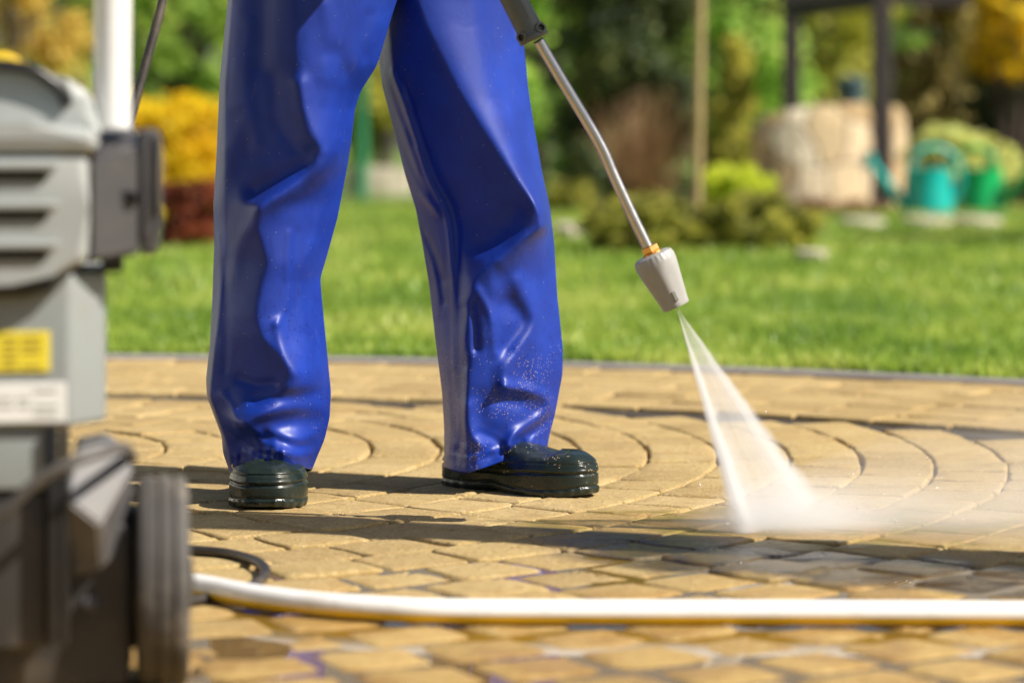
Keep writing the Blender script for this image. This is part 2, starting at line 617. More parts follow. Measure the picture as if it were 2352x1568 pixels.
M['green_can'] = plastic('green_plastic', (0.004, 0.42, 0.12), 0.3, 0.1)
M['green_post'] = plastic('green_paint', (0.02, 0.22, 0.10), 0.5, 0.2)
M['barrel'] = plastic('blue_grey_barrel', (0.05, 0.10, 0.11), 0.5, 0.2)
M['pale_stone'] = plastic('pale_stone', (0.52, 0.46, 0.37), 0.85, 0.5, (0.3, 0.25, 0.18), 0.4)
M['bark'] = mat_wood('bark', (0.035, 0.025, 0.018), (0.09, 0.065, 0.045))
M['pergola'] = mat_wood('dark_stained_wood', (0.022, 0.016, 0.016), (0.06, 0.045, 0.045))
M['cane'] = mat_wood('bamboo', (0.34, 0.24, 0.10), (0.46, 0.35, 0.17))
M['skin'] = plastic('skin', (0.55, 0.33, 0.24), 0.5, 0.05)
M['jacket'] = plastic('jacket_cloth', (0.02, 0.04, 0.20), 0.6, 0.1)
M['hair'] = plastic('brown_hair', (0.04, 0.025, 0.015), 0.6, 0.0)
M['terracotta'] = plastic('terracotta', (0.36, 0.15, 0.08), 0.8, 0.3)


def metal(name, col, rough):
    k = NT(name)
    v = k.obj()
    n = k.noise(v, 120, 4)
    n1 = k.noise(v, 30, 5, 0.7)
    c = k.mix(k.rng(n1, 0.45, 0.75, 0, 0.35), col, tuple(x * 0.45 for x in col))
    return k.end(k.princ(c, k.math('ADD', k.math('MULTIPLY', n, 0.2), rough), 1.0, k.bump(n, 0.06, 0.001)))


M['steel'] = metal('brushed_steel', (0.60, 0.56, 0.53), 0.22)
M['brass'] = metal('brass', (0.80, 0.48, 0.16), 0.22)


def hose_mat():
    k = NT('white_and_yellow_hose')
    a = k.n('Attribute'); a.attribute_name = 'around'
    v = k.obj()
    n = k.noise(v, 35, 5)
    c = k.mix(k.rng(a.outputs['Fac'], 0.56, 0.62), (0.88, 0.88, 0.87), (0.85, 0.60, 0.03))
    c = k.mix(k.rng(n, 0.5, 0.8, 0, 0.25), c, (0.35, 0.28, 0.2))
    c = k.mix(k.rng(k.noise(v, 6, 6, 0.7), 0.55, 0.75, 0, 0.35), c, (0.45, 0.38, 0.28))
    return k.end(k.princ(c, 0.35, 0, k.bump(n, 0.1, 0.002)))


M['hose'] = hose_mat()

# ------------------------------------------------------------------ ground
PC = (-1.32, 2.54)      # middle of the round paved yard
R_IN0, R_IN1 = 3.335, 3.43   # groove between field and border
R_OUT, R_KERB = 4.25, 4.32


def disc(r0, r1, z, n=160):
    V, Q, T = [], [], []
    for i in range(n):
        a = 2 * math.pi * i / n
        V.append((PC[0] + r1 * math.cos(a), PC[1] + r1 * math.sin(a), z))
    if r0 > 0:
        for i in range(n):
            a = 2 * math.pi * i / n
            V.append((PC[0] + r0 * math.cos(a), PC[1] + r0 * math.sin(a), z))
        Q = [(i, (i + 1) % n, n + (i + 1) % n, n + i) for i in range(n)]
    else:
        V.append((PC[0], PC[1], z))
        T = [(i, (i + 1) % n, n) for i in range(n)]
    return mk(V, Q or None, T or None, False)


tag(link('ground', mk([(-150, -60, -0.05), (150, -60, -0.05), (150, 200, -0.05), (-150, 200, -0.05)], [(0, 1, 2, 3)], None, False), M['soil']), kind='structure')


def lawn_sheet():
    n = 160
    V = []
    for r in (R_KERB + 0.002, 6.0, 10, 20, 60, 140):
        for i in range(n):
            a = 2 * math.pi * i / n
            V.append((PC[0] + r * math.cos(a), PC[1] + r * math.sin(a), -0.004))
    Q = []
    for k in range(5):
        for i in range(n):
            Q.append((k * n + i, (k + 1) * n + i, (k + 1) * n + (i + 1) % n, k * n + (i + 1) % n))
    return mk(V, Q, None, False)


tag(link('lawn', lawn_sheet(), M['lawn']), kind='structure')
tag(link('joint_sand', disc(0, R_IN0, -0.013), M['sand']), kind='structure')
tag(link('groove_floor', disc(R_IN0, R_IN1, -0.010), M['soil']), kind='structure')  # dark ring laid as the groove floor, in the ground material
tag(link('border_sand', disc(R_IN1, R_OUT + 0.01, -0.013), M['sand']), kind='structure')


def kerb_me():
    bm = bmesh.new()
    n = 200
    prof = [(R_OUT + 0.008, -0.06), (R_OUT + 0.008, 0.004), (R_OUT + 0.014, 0.010), (R_KERB - 0.006, 0.010), (R_KERB, 0.004), (R_KERB, -0.06)]
    rows = []
    for i in range(n):
        a = 2 * math.pi * i / n
        rows.append([bm.verts.new((PC[0] + r * math.cos(a), PC[1] + r * math.sin(a), z)) for r, z in prof])
    for i in range(n):
        for j in range(len(prof) - 1):
            bm.faces.new((rows[i][j], rows[(i + 1) % n][j], rows[(i + 1) % n][j + 1], rows[i][j + 1]))
    return done(bm)


tag(link('kerb', kerb_me(), M['kerb']), kind='structure')


def pavers():
    """rounded worn blocks laid in rings; every block is an island of one paving mesh"""
    blocks = []   # cx, cy (ring centre), rc, th, a (radial half), b (tangential half)
    fx, fy = -1.0, 4.8
    pitch = 0.1165
    for kx in range(1, 40):
        rc = (kx + 0.05) * pitch
        nb = max(4, int(round(2 * math.pi * rc / 0.125)))
        off = rnd.random()
        ths = np.cumsum(1 + 0.18 * (NR.random(nb) - 0.5)); ths = ths / ths[-1] * 2 * math.pi
        wid = np.diff(np.concatenate([[0], ths]))
        for i in range(nb):
            th = ths[i] - wid[i] / 2 + off
            x, y = fx + rc * math.cos(th), fy + rc * math.sin(th)
            d = math.hypot(x - PC[0], y - PC[1])
            if y < 1.3 or x < -2.6 or x > 2.6: continue
            if d > R_IN0 - 0.035: continue
            blocks.append((fx, fy, rc, th, pitch / 2, wid[i] * rc / 2))
    nr = 7
    bp = (R_OUT - R_IN1) / nr
    for kx in range(nr):
        rc = R_IN1 + (kx + 0.5) * bp
        nb = int(round(2 * math.pi * rc / 0.17))
        off = rnd.random()
        for i in range(nb):
            th = 2 * math.pi * i / nb + off
            x, y = PC[0] + rc * math.cos(th), PC[1] + rc * math.sin(th)
            if y < 1.3 or x < -3.4 or x > 3.2: continue
            blocks.append((PC[0], PC[1], rc, th, bp / 2, math.pi * rc / nb))
    B = np.array(blocks)
    nb = len(B)
    n = 28
    ang = np.arange(n) / n * 2 * np.pi
    ca, sa = np.cos(ang), np.sin(ang)
    ex = 0.12        # superellipse exponent -> rounded square
    loops = [(0.0011, -0.020), (0.0013, -0.0055), (0.0018, -0.0022), (0.0040, -0.0005), (0.0070, 0.0), (0.030, 0.0)]
    L = len(loops)
    per = L * n + 1
    V = np.zeros((nb, per, 3))
    ph = NR.random((nb, 6)) * 6.28
    jit = NR.normal(0, 0.0008, (nb, n))
    wear = 1 + 1.9 * np.clip((3.75 - (B[:, 1] + B[:, 2] * np.sin(B[:, 3]))) / 0.6, 0, 1)[:, None]
    exb = ex + 0.085 * (wear - 1)
    ux = np.sign(ca)[None] * np.abs(ca)[None] ** exb
    uy = np.sign(sa)[None] * np.abs(sa)[None] ** exb
    wob = 0.0011 * (np.sin(2 * ang[None, :] + ph[:, :1]) + np.sin(5 * ang[None, :] + ph[:, 1:2])) + jit
    dz = NR.normal(0, 0.0011, nb)
    tilt = NR.normal(0, 0.008, (nb, 2))
    for li, (ins, z) in enumerate(loops):
        fade = 1.0 if li < 4 else 0.4
        u = ux * np.maximum(B[:, 4:5] - ins * wear - wob * fade - 0.001, 0.004)
        v = uy * np.maximum(B[:, 5:6] - ins * wear - wob * fade - 0.001, 0.004)
        th = B[:, 3:4] + v / B[:, 2:3]
        rr = B[:, 2:3] + u
        V[:, li * n:(li + 1) * n, 0] = B[:, 0:1] + rr * np.cos(th)
        V[:, li * n:(li + 1) * n, 1] = B[:, 1:2] + rr * np.sin(th)
        zz = z * (0.4 + 0.6 * wear) + dz[:, None] + tilt[:, :1] * u + tilt[:, 1:] * v
        if li in (2, 3, 4): zz = zz + NR.normal(0, 0.0006, (nb, n))
        V[:, li * n:(li + 1) * n, 2] = zz
    V[:, -1, 0] = B[:, 0] + B[:, 2] * np.cos(B[:, 3])
    V[:, -1, 1] = B[:, 1] + B[:, 2] * np.sin(B[:, 3])
    V[:, -1, 2] = 0.0002 + dz
    q = []
    for li in range(L - 1):
        for i in range(n):
            q.append((li * n + i, li * n + (i + 1) % n, (li + 1) * n + (i + 1) % n, (li + 1) * n + i))
    q = np.array(q)
    t = np.array([((L - 1) * n + i, (L - 1) * n + (i + 1) % n, L * n) for i in range(n)])
    offs = (np.arange(nb) * per)[:, None, None]
    return mk(V.reshape(-1, 3), (q[None] + offs).reshape(-1, 4), (t[None] + offs).reshape(-1, 3))


tag(link('pavement', pavers(), M['paver']), kind='structure')


def grass_blades():
    def field(n, y0, y1, spread, hmin, hmax, wid):
        u = NR.random(n)
        Y = np.sqrt(y0 * y0 + u * (y1 * y1 - y0 * y0))
        X = (NR.random(n) * 2 - 1) * spread * Y
        d = np.hypot(X - PC[0], Y - PC[1])
        keep = (d > R_KERB + 0.012)
        X, Y = X[keep], Y[keep]
        return X, Y, hmin + (hmax - hmin) * NR.random(len(X)), np.full(len(X), wid)
    sets = [field(70000, 4.9, 9.5, 0.26, 0.018, 0.045, 0.0036), field(70000, 9.5, 22, 0.28, 0.022, 0.055, 0.0075)]
    X = np.concatenate([s[0] for s in sets]); Y = np.concatenate([s[1] for s in sets])
    Hh = np.concatenate([s[2] for s in sets]); W = np.concatenate([s[3] for s in sets])
    # grass hanging over the edging
    n = 5000
    a = R(20) + NR.random(n) * R(100)
    r = R_KERB + NR.random(n) * 0.05
    X = np.concatenate([X, PC[0] + r * np.cos(a)]); Y = np.concatenate([Y, PC[1] + r * np.sin(a)])
    Hh = np.concatenate([Hh, 0.018 + 0.03 * NR.random(n)]); W = np.concatenate([W, np.full(n, 0.004)])
    n = len(X)
    clump = 0.5 + 0.5 * np.sin(X * 3.1 + np.sin(Y * 2.3) * 2) * np.sin(Y * 2.7 + np.cos(X * 1.9) * 2)
    Hh = Hh * (0.75 + 0.6 * clump)
    rot = NR.random(n) * np.pi * 2
    lean = NR.normal(0, 0.35, (n, 2))
    dx, dy = np.cos(rot) * W, np.sin(rot) * W
    V = np.zeros((n, 5, 3))
    Z0 = -0.006
    V[:, 0] = np.stack([X - dx, Y - dy, np.full(n, Z0)], 1)
    V[:, 1] = np.stack([X + dx, Y + dy, np.full(n, Z0)], 1)
    mx, my = X + lean[:, 0] * Hh * 0.4, Y + lean[:, 1] * Hh * 0.4
    V[:, 2] = np.stack([mx + dx * .8, my + dy * .8, Z0 + Hh * 0.6], 1)
    V[:, 3] = np.stack([mx - dx * .8, my - dy * .8, Z0 + Hh * 0.6], 1)
    V[:, 4] = np.stack([X + lean[:, 0] * Hh, Y + lean[:, 1] * Hh, Z0 + Hh], 1)
    o = np.arange(n) * 5
    Q = np.stack([o, o + 1, o + 2, o + 3], 1)
    T = np.stack([o + 3, o + 2, o + 4], 1)
    return mk(V.reshape(-1, 3), Q, T, False)


tag(link('grass', grass_blades(), M['grass']), 'short sunlit green lawn grass behind the paved yard', 'grass', kind='stuff')

# ------------------------------------------------------------------ person: trousers, boots, body
YL, YR = 4.15, 4.29       # depth of left and right leg in the picture


def gsmooth(a, s):
    k = np.arange(-int(3 * s) - 1, int(3 * s) + 2)
    g = np.exp(-0.5 * (k / s) ** 2); g /= g.sum()
    return np.convolve(np.pad(a, len(k) // 2, mode='edge'), g, mode='valid')


YS = np.arange(-420, 1200, 1.0)


def curve(pts, sm=7):
    p = np.array(sorted(pts))
    return gsmooth(np.interp(YS, p[:, 0], p[:, 1]), sm)


def ev(c, y):
    return np.interp(y, YS, c)


def seg_dist(px, py, poly):
    d = np.full(px.shape, 1e9)
    for (x0, y0), (x1, y1) in zip(poly[:-1], poly[1:]):
        vx, vy = x1 - x0, y1 - y0
        t = np.clip(((px - x0) * vx + (py - y0) * vy) / (vx * vx + vy * vy + 1e-9), 0, 1)
        d = np.minimum(d, np.hypot(px - x0 - t * vx, py - y0 - t * vy))
    return d


def sm_poly(pts, n=40):
    return [(p.x, p.y) for p in spline([(a, b, 0) for a, b in pts], n)]


def leg(Y0, left, right, ridge, hem, dfront, dback, strokes, ytop, seam, frac, pw=1.22, pr=1.9):
    SM = curve(seam, 9)
    L, Rr, G = curve(left), curve(right), curve(ridge, 9)
    DF, DB = curve(dfront, 20), curve(dback, 20)
    nu, nv = 170, 420
    u = np.linspace(0, 1, nu, endpoint=False)
    hs = np.array(hem)
    sF = (1 - np.cos(np.pi * u)) / 2
    v = np.linspace(0, 1, nv)
    # front half then back half
    yh_f = np.interp(sF, hs[:, 0], hs[:, 1])
    yh_b = np.full(nu, hs[:, 1].max() + 2)
    yh_b = np.interp(u, [0, .15, .85, 1], [hs[-1, 1], hs[:, 1].max() + 4, hs[:, 1].max() + 4, hs[0, 1]])
    PX = np.zeros((nv, 2 * nu)); PY = np.zeros((nv, 2 * nu)); DD = np.zeros((nv, 2 * nu))
    y = ytop + (yh_f[None, :] - ytop) * v[:, None]
    l, r, g = ev(L, y), ev(Rr, y), ev(G, y)
    s = np.repeat(sF[None], nv, 0)
    x = l + (r - l) * s
    sr = np.clip((g - l) / (r - l), 0.12, 0.9)
    ga = 1 - np.abs(np.clip(1 - s / sr, 0, 1)) ** pw
    sm = np.clip((ev(SM, y) - l) / (r - l), 0.03, 0.8)
    sm = np.minimum(sm, sr * 0.8)
    ga = np.where(s < sm, frac * (1 - np.abs(np.clip(1 - s / sm, 0, 1)) ** 1.3), frac + (1 - frac) * (1 - np.abs(np.clip(1 - (s - sm) / (sr - sm), 0, 1)) ** pw))
    gb = 1 - np.clip((s - sr) / (1 - sr), 0, 1) ** pr
    prof = np.where(s < sr, ga, gb)
    D = ev(DF, y) * prof
    edge = np.sin(np.pi * s) ** 0.5
    hemd = (yh_f[None, :] - y)
    D = D + 0.0016 * np.exp(-((hemd - 26) / 14.0) ** 2) * (np.sin(x / 4.6 + np.sin(x / 17.0) * 2) + 0.5 * np.sin(x / 2.9)) * edge
    D = D + 0.0022 * np.sin(x / 13.0 + y / 60.0 + 1.5 * np.sin(y / 37.0)) * np.exp(-(hemd / 150.0) ** 2) * edge
    D = D - 0.0016 * np.exp(-((hemd - 22) / 3.0) ** 2) * edge
    for (poly, amp, wid) in strokes:
        q = sm_poly(poly)
        d = seg_dist(x, y, q)
        D = D + amp * np.exp(-(d / wid) ** 2) * edge
    PX[:, :nu], PY[:, :nu], DD[:, :nu] = x, y, -D
    yb = ytop + (yh_b[None, :] - ytop) * v[:, None]
    l, r = ev(L, yb), ev(Rr, yb)
    sb = (1 + np.cos(np.pi * u)) / 2
    PX[:, nu:] = l + (r - l) * sb[None]
    PY[:, nu:] = yb
    DD[:, nu:] = ev(DB, yb) * np.sin(np.pi * u)[None] ** 0.9
    # soften along the ring, most where front and back meet
    a = np.stack([PX, PY, DD], 2)
    for _ in range(4):
        a = 0.5 * a + 0.25 * (np.roll(a, 1, 1) + np.roll(a, -1, 1))
    for _ in range(2):
        b = a.copy()
        b[1:-1] = 0.5 * a[1:-1] + 0.25 * (a[2:] + a[:-2])
        a[:, :, 2] = b[:, :, 2]
    PX, PY, DD = a[..., 0], a[..., 1], a[..., 2]
    X = (PX - HX) / FPX * Y0
    Z = CAMH - (PY - HY) / FPX * Y0
    # hem band: small step
    band = np.clip((v - 0.972) / 0.004, 0, 1)[:, None]
    V = np.stack([X, Y0 + DD * (1 + 0.025 * band), Z], 2).reshape(-1, 3)
    N = 2 * nu
    i, j = np.meshgrid(np.arange(nv - 1), np.arange(N), indexing='ij')
    Q = np.stack([i * N + j, i * N + (j + 1) % N, (i + 1) * N + (j + 1) % N, (i + 1) * N + j], 2).reshape(-1, 4)
    return V, Q


left_leg = leg(
    YL,
    [(-420, 545), (0, 523), (180, 505), (360, 497), (470, 490), (560, 492), (700, 487), (790, 482), (870, 473), (910, 475), (950, 490), (1000, 509), (1040, 512), (1090, 530)],
    [(-420, 960), (-40, 925), (0, 912), (20, 905), (150, 866), (210, 828), (250, 815), (330, 806), (380, 798), (500, 775), (590, 750), (640, 735), (700, 740), (800, 750), (900, 760), (960, 757), (1010, 745), (1050, 728), (1090, 712)],
    [(-420, 690), (0, 690), (150, 700), (250, 712), (320, 738), (350, 742), (385, 715), (430, 650), (465, 610), (520, 605), (600, 630), (660, 612), (718, 603), (764, 616), (807, 654), (841, 675), (880, 672), (909, 624), (945, 578), (960, 571), (975, 590), (990, 640), (1003, 654), (1040, 646), (1090, 640)],
    [(0, 1088), (0.08, 1082), (0.25, 1060), (0.45, 1053), (0.7, 1056), (0.88, 1066), (1, 1078)],
    [(-420, 0.15), (0, 0.125), (300, 0.115), (600, 0.10), (900, 0.10), (1090, 0.082)],
    [(-420, 0.15), (0, 0.12), (400, 0.10), (1090, 0.09)],
    [([(612, 468), (680, 432), (740, 395), (800, 335)], 0.016, 24), ([(600, 440), (690, 395), (735, 355)], -0.018, 26),
     ([(735, 350), (715, 290), (700, 200)], 0.008, 22),
     ([(675, 530), (671, 620), (667, 690), (650, 735)], 0.0030, 7), ([(690, 530), (688, 620), (685, 700)], -0.0025, 8),
     ([(650, 735), (665, 800), (690, 845)], 0.006, 14), ([(571, 958), (620, 935), (690, 925), (755, 935)], 0.012, 20),
     ([(600, 905), (660, 900), (740, 890)], -0.008, 18), ([(620, 985), (660, 1003), (710, 1015), (748, 1000)], -0.012, 13),
     ([(640, 1005), (680, 1030), (720, 1040)], 0.006, 12),
     ([(505, 480), (520, 420), (540, 350), (570, 280)], 0.006, 22), ([(497, 500), (520, 560), (530, 640)], -0.005, 20),
     ([(540, 640), (560, 560), (600, 500)], 0.005, 18), ([(760, 420), (745, 500), (720, 580)], 0.004, 14), ([(785, 340), (770, 440), (745, 540)], -0.004, 12),
     ([(780, 130), (810, 190), (830, 240)], -0.008, 22), ([(865, 60), (830, 120), (810, 200)], 0.006, 20), ([(560, 0), (552, 120), (560, 240)], 0.008, 26), ([(620, 0), (610, 150)], -0.006, 26),
     ([(500, 960), (520, 990), (540, 1030)], 0.005, 12),
     ([(540, 20), (528, 200), (520, 330)], -0.004, 10), ([(585, 60), (580, 200), (600, 330)], 0.004, 16), ([(640, 180), (650, 280), (690, 340)], -0.004, 18),
     ([(506, 540), (512, 640), (508, 760)], 0.004, 7), ([(520, 600), (530, 720), (525, 840)], -0.003, 10), ([(720, 560), (700, 640), (705, 740)], 0.003, 10), ([(725, 690), (730, 780), (735, 860)], -0.003, 9),
     ([(560, 860), (600, 872), (640, 868)], -0.005, 12), ([(520, 900), (545, 930), (560, 985)], 0.004, 10), ([(560, 1000), (590, 1020), (620, 1030)], -0.005, 9), ([(760, 20), (770, 90), (760, 180)], 0.004, 18), ([(850, 40), (835, 100), (842, 140)], -0.006, 12)],
    -420, [(-420, 560), (0, 543), (200, 527), (350, 526), (480, 530), (600, 527), (700, 514), (800, 500), (900, 490), (960, 512), (1010, 530), (1090, 552)], 0.46)
right_leg = leg(
    YR,
    [(-420, 880), (0, 868), (120, 868), (200, 878), (300, 905), (400, 930), (480, 955), (560, 970), (650, 985), (780, 1000), (900, 1015), (980, 1020), (1080, 1020)],
    [(-420, 1215), (0, 1195), (100, 1203), (200, 1213), (280, 1225), (400, 1246), (480, 1264), (560, 1273), (680, 1280), (800, 1293), (860, 1292), (950, 1275), (1000, 1262), (1080, 1248)],
    [(-420, 962), (0, 962), (60, 982), (131, 1018), (223, 1066), (310, 1121), (402, 1181), (457, 1221), (501, 1241), (521, 1238), (545, 1195), (580, 1155), (632, 1095), (700, 1078), (760, 1072), (850, 1076), (950, 1070), (1000, 1075), (1080, 1080)],
    [(0, 1074), (0.2, 1072), (0.5, 1052), (0.75, 1036), (1, 1024)],
    [(-420, 0.15), (0, 0.125), (300, 0.12), (600, 0.105), (900, 0.10), (1090, 0.09)],
    [(-420, 0.15), (0, 0.12), (400, 0.10), (1090, 0.09)],
    [([(905, 170), (942, 270), (985, 400), (1028, 490), (1040, 600), (1045, 700), (1046, 800), (1048, 900), (1050, 1010)], 0.0085, 7),
     ([(922, 170), (958, 270), (1001, 400), (1044, 490), (1056, 600), (1060, 700), (1062, 800), (1064, 900), (1066, 1000)], -0.006, 10),
     ([(1085, 690), (1092, 740), (1095, 790)], -0.008, 9), ([(1068, 700), (1075, 760), (1072, 830)], -0.006, 8),
     ([(1190, 640), (1222, 700), (1230, 740), (1195, 785), (1165, 830), (1160, 870)], 0.010, 20),
     ([(1165, 690), (1195, 735), (1165, 790)], -0.009, 22),
     ([(1160, 875), (1205, 885), (1250, 905), (1258, 935), (1225, 962), (1185, 985), (1170, 1005)], 0.012, 13),
     ([(1150, 905), (1200, 920), (1225, 935)], -0.006, 16), ([(1265, 960), (1225, 985), (1200, 1010)], -0.011, 12),
     ([(1075, 920), (1080, 970), (1110, 1010)], 0.007, 14), ([(1105, 900), (1110, 960), (1150, 985)], -0.004, 18),
     ([(1230, 470), (1200, 540), (1150, 590)], 0.006, 20), ([(1180, 480), (1150, 540), (1110, 560)], -0.006, 24),
     ([(935, 430), (960, 440), (1000, 475)], 0.008, 12), ([(930, 300), (960, 380), (985, 440)], 0.004, 9), ([(960, 620), (985, 660), (1005, 720)], 0.007, 12), ([(985, 560), (1005, 620), (1020, 640)], -0.005, 12),
     ([(1130, 0), (1140, 100), (1160, 220)], -0.006, 28), ([(1090, 0), (1110, 120), (1150, 250), (1200, 350)], 0.004, 24),
     ([(1120, 600), (1135, 680), (1120, 760)], 0.004, 20), ([(1240, 560), (1255, 620), (1262, 700)], 0.004, 18),
     ([(882, 170), (905, 240), (940, 330), (965, 400)], 0.006, 7), ([(895, 165), (920, 240), (955, 330)], -0.006, 7), ([(910, 330), (935, 380), (970, 440), (1010, 490)], 0.006, 8), ([(925, 170), (932, 210), (938, 250)], 0.005, 6),
     ([(955, 530), (990, 600), (1008, 690)], 0.006, 7), ([(970, 530), (1005, 600), (1022, 690)], -0.006, 7), ([(1028, 900), (1035, 980), (1030, 1040)], 0.004, 6), ([(1040, 850), (1048, 960), (1060, 1040)], -0.004, 6),
     ([(1100, 660), (1130, 720), (1140, 800)], 0.004, 10), ([(1235, 780), (1225, 830), (1235, 870)], 0.004, 12), ([(1100, 980), (1140, 1000), (1160, 1030)], -0.005, 9), ([(1210, 1000), (1220, 1015), (1215, 1030)], 0.003, 6)],
    -420, [(-420, 905), (0, 895), (170, 908), (270, 946), (400, 986), (490, 1028), (600, 1040), (700, 1045), (900, 1049), (1080, 1048)], 0.55)

person = empty('person', (-0.2, 4.25, 0), 'person in blue waterproof trousers and dark green rubber clogs holding a spray lance', 'person')
VL, QL = left_leg
VR, QR = right_leg
tro = link('trousers', mk(np.concatenate([VL, VR]), np.concatenate([QL, QR + len(VL)])), M['trousers'], person)
sol = tro.modifiers.new('thickness', 'SOLIDIFY'); sol.thickness = 0.0016; sol.offset = 1.0


# hem eyelet
def ring_me(c, d, r, t):
    bm = bmesh.new()
    Mx = frame_to(c, d)
    n, m = 24, 10
    rows = []
    for i in range(n):
        a = 2 * math.pi * i / n
        rows.append([bm.verts.new(Mx @ Vector(((r + t * math.cos(b)) * math.cos(a), (r + t * math.cos(b)) * math.sin(a), t * math.sin(b)))) for b in [2 * math.pi * j / m for j in range(m)]])
    for i in range(n):
        for j in range(m):
            bm.faces.new((rows[i][j], rows[(i + 1) % n][j], rows[(i + 1) % n][(j + 1) % m], rows[i][(j + 1) % m]))
    return done(bm, True, 60)


link('eyelet', ring_me(at(538, 1070, YL - 0.036), (-0.55, -0.8, 0.1), 0.0034, 0.0013), M['brass'], tro)


def boot_me(heel, toe, width, bulge=1.0):
    """ring-stacked clog: plan outline shrinks towards a spine as it rises"""
    heel, toe = Vector(heel), Vector(toe)
    Ln = (toe - heel).length
    d = (toe - heel).normalized()
    sd = Vector((d.y, -d.x, 0))      # to the boot's own right
    nA, nV = 160, 70
    V = np.zeros((nV, nA, 3))
    a = np.arange(nA) / nA * 2 * np.pi
    # plan outline, t along the foot 0..1, w sideways in half widths
    ca, sa = np.cos(a), np.sin(a)
    ct = np.sign(ca) * np.abs(ca) ** 0.72
    t = 0.5 + 0.5 * ct
    prof_t = [0, .06, .2, .4, .55, .7, .82, .93, 1]
    prof_w = [.62, .66, .68, .66, .76, .96, 1.0, .92, .86]
    w = np.sign(sa) * np.abs(sa) ** 0.62 * np.interp(t, prof_t, prof_w)
    hw = width / 2
    ht_t = [0, .3, .45, .58, .7, .78, .86, .93, 1]
    ht_h = [.058, .080, .078, .072, .065, .0635, .067, .066, .060]
    tc0, tc1 = 0.20, 0.80
    P = []
    for k in range(nV):
        vv = k / (nV - 1)
        # spine point
        ts = np.clip(t, tc0, tc1)
        h = np.interp(np.clip(t, 0, 1), ht_t, ht_h)
        if vv < 0.36:
            r = 0.95 + 0.05 * (min(vv / 0.07, 1)) ** 0.5
            zz = vv / 0.36 * 0.034 + 0 * t
        else:
            q = (vv - 0.36) / 0.64
            r = (1 - q ** 2.8) ** (1 / 2.7) if q < 1 else 0.0
            r = 0.0 + r * 0.985
            zz = 0.034 + (h - 0.034) * q
        x = (ts + (t - ts) * r)
        y = w * r
        off = np.zeros(nA)
        z = zz
        # grooves and bands that run round the shoe
        for zc, amp, wd in ((0.012, -0.0028, 0.0013), (0.0325, -0.0034, 0.0017), (0.037, 0.0012, 0.0022), (0.047, -0.0016, 0.0012), (0.0495, 0.0006, 0.0018)):
            wav = zc + 0.004 * np.sin(t * 9 + 1.0) * (zc > 0.02)
            off += amp * np.exp(-((z - wav) / wd) ** 2)
        if vv < 0.3:
            # tread lugs low on the sole
            off += 0.0016 * (np.sin(a * 26) > 0.2) * (z < 0.011) * (z > 0.001)
        off += 0.0012 * np.exp(-(sa / 0.02) ** 2) * (ca > 0) * (q if vv >= 0.36 else 0.6)
        nx, ny = ct * 0.5, w
        ln = np.hypot(nx * Ln / 1, ny * hw) + 1e-6
        px = x * Ln + off * (nx * Ln / ln)
        py = y * hw + off * (ny * hw / ln)
        # toe lifts a little
        zl = z + 0.006 * np.clip((t - 0.75) / 0.25, 0, 1) ** 2
        arch = 0.006 * np.exp(-((t - 0.42) / 0.1) ** 2) * (1 - vv) ** 2
        P.append(np.stack([heel.x + d.x * px + sd.x * py, heel.y + d.y * px + sd.y * py, zl + arch], 1))
    V = np.array(P).reshape(-1, 3)
    i, j = np.meshgrid(np.arange(nV - 1), np.arange(nA), indexing='ij')
    Q = np.stack([i * nA + j, i * nA + (j + 1) % nA, (i + 1) * nA + (j + 1) % nA, (i + 1) * nA + j], 2).reshape(-1, 4)
    c = V[:nA].mean(0)
    V = np.concatenate([V, c[None]])
    T = np.array([(k, len(V) - 1, (k + 1) % nA) for k in range(nA)])
    me = mk(V, Q, T)
    bm = bmesh.new(); bm.from_mesh(me)
    fix(bm); bm.to_mesh(me); bm.free()
    return me


link('boot', boot_me((-0.345, 4.305, 0), (-0.352, 4.015, 0), 0.120), M['boot'], person)
link('boot', boot_me((-0.100, 4.335, 0), (0.117, 4.165, 0), 0.110), M['boot'], person)


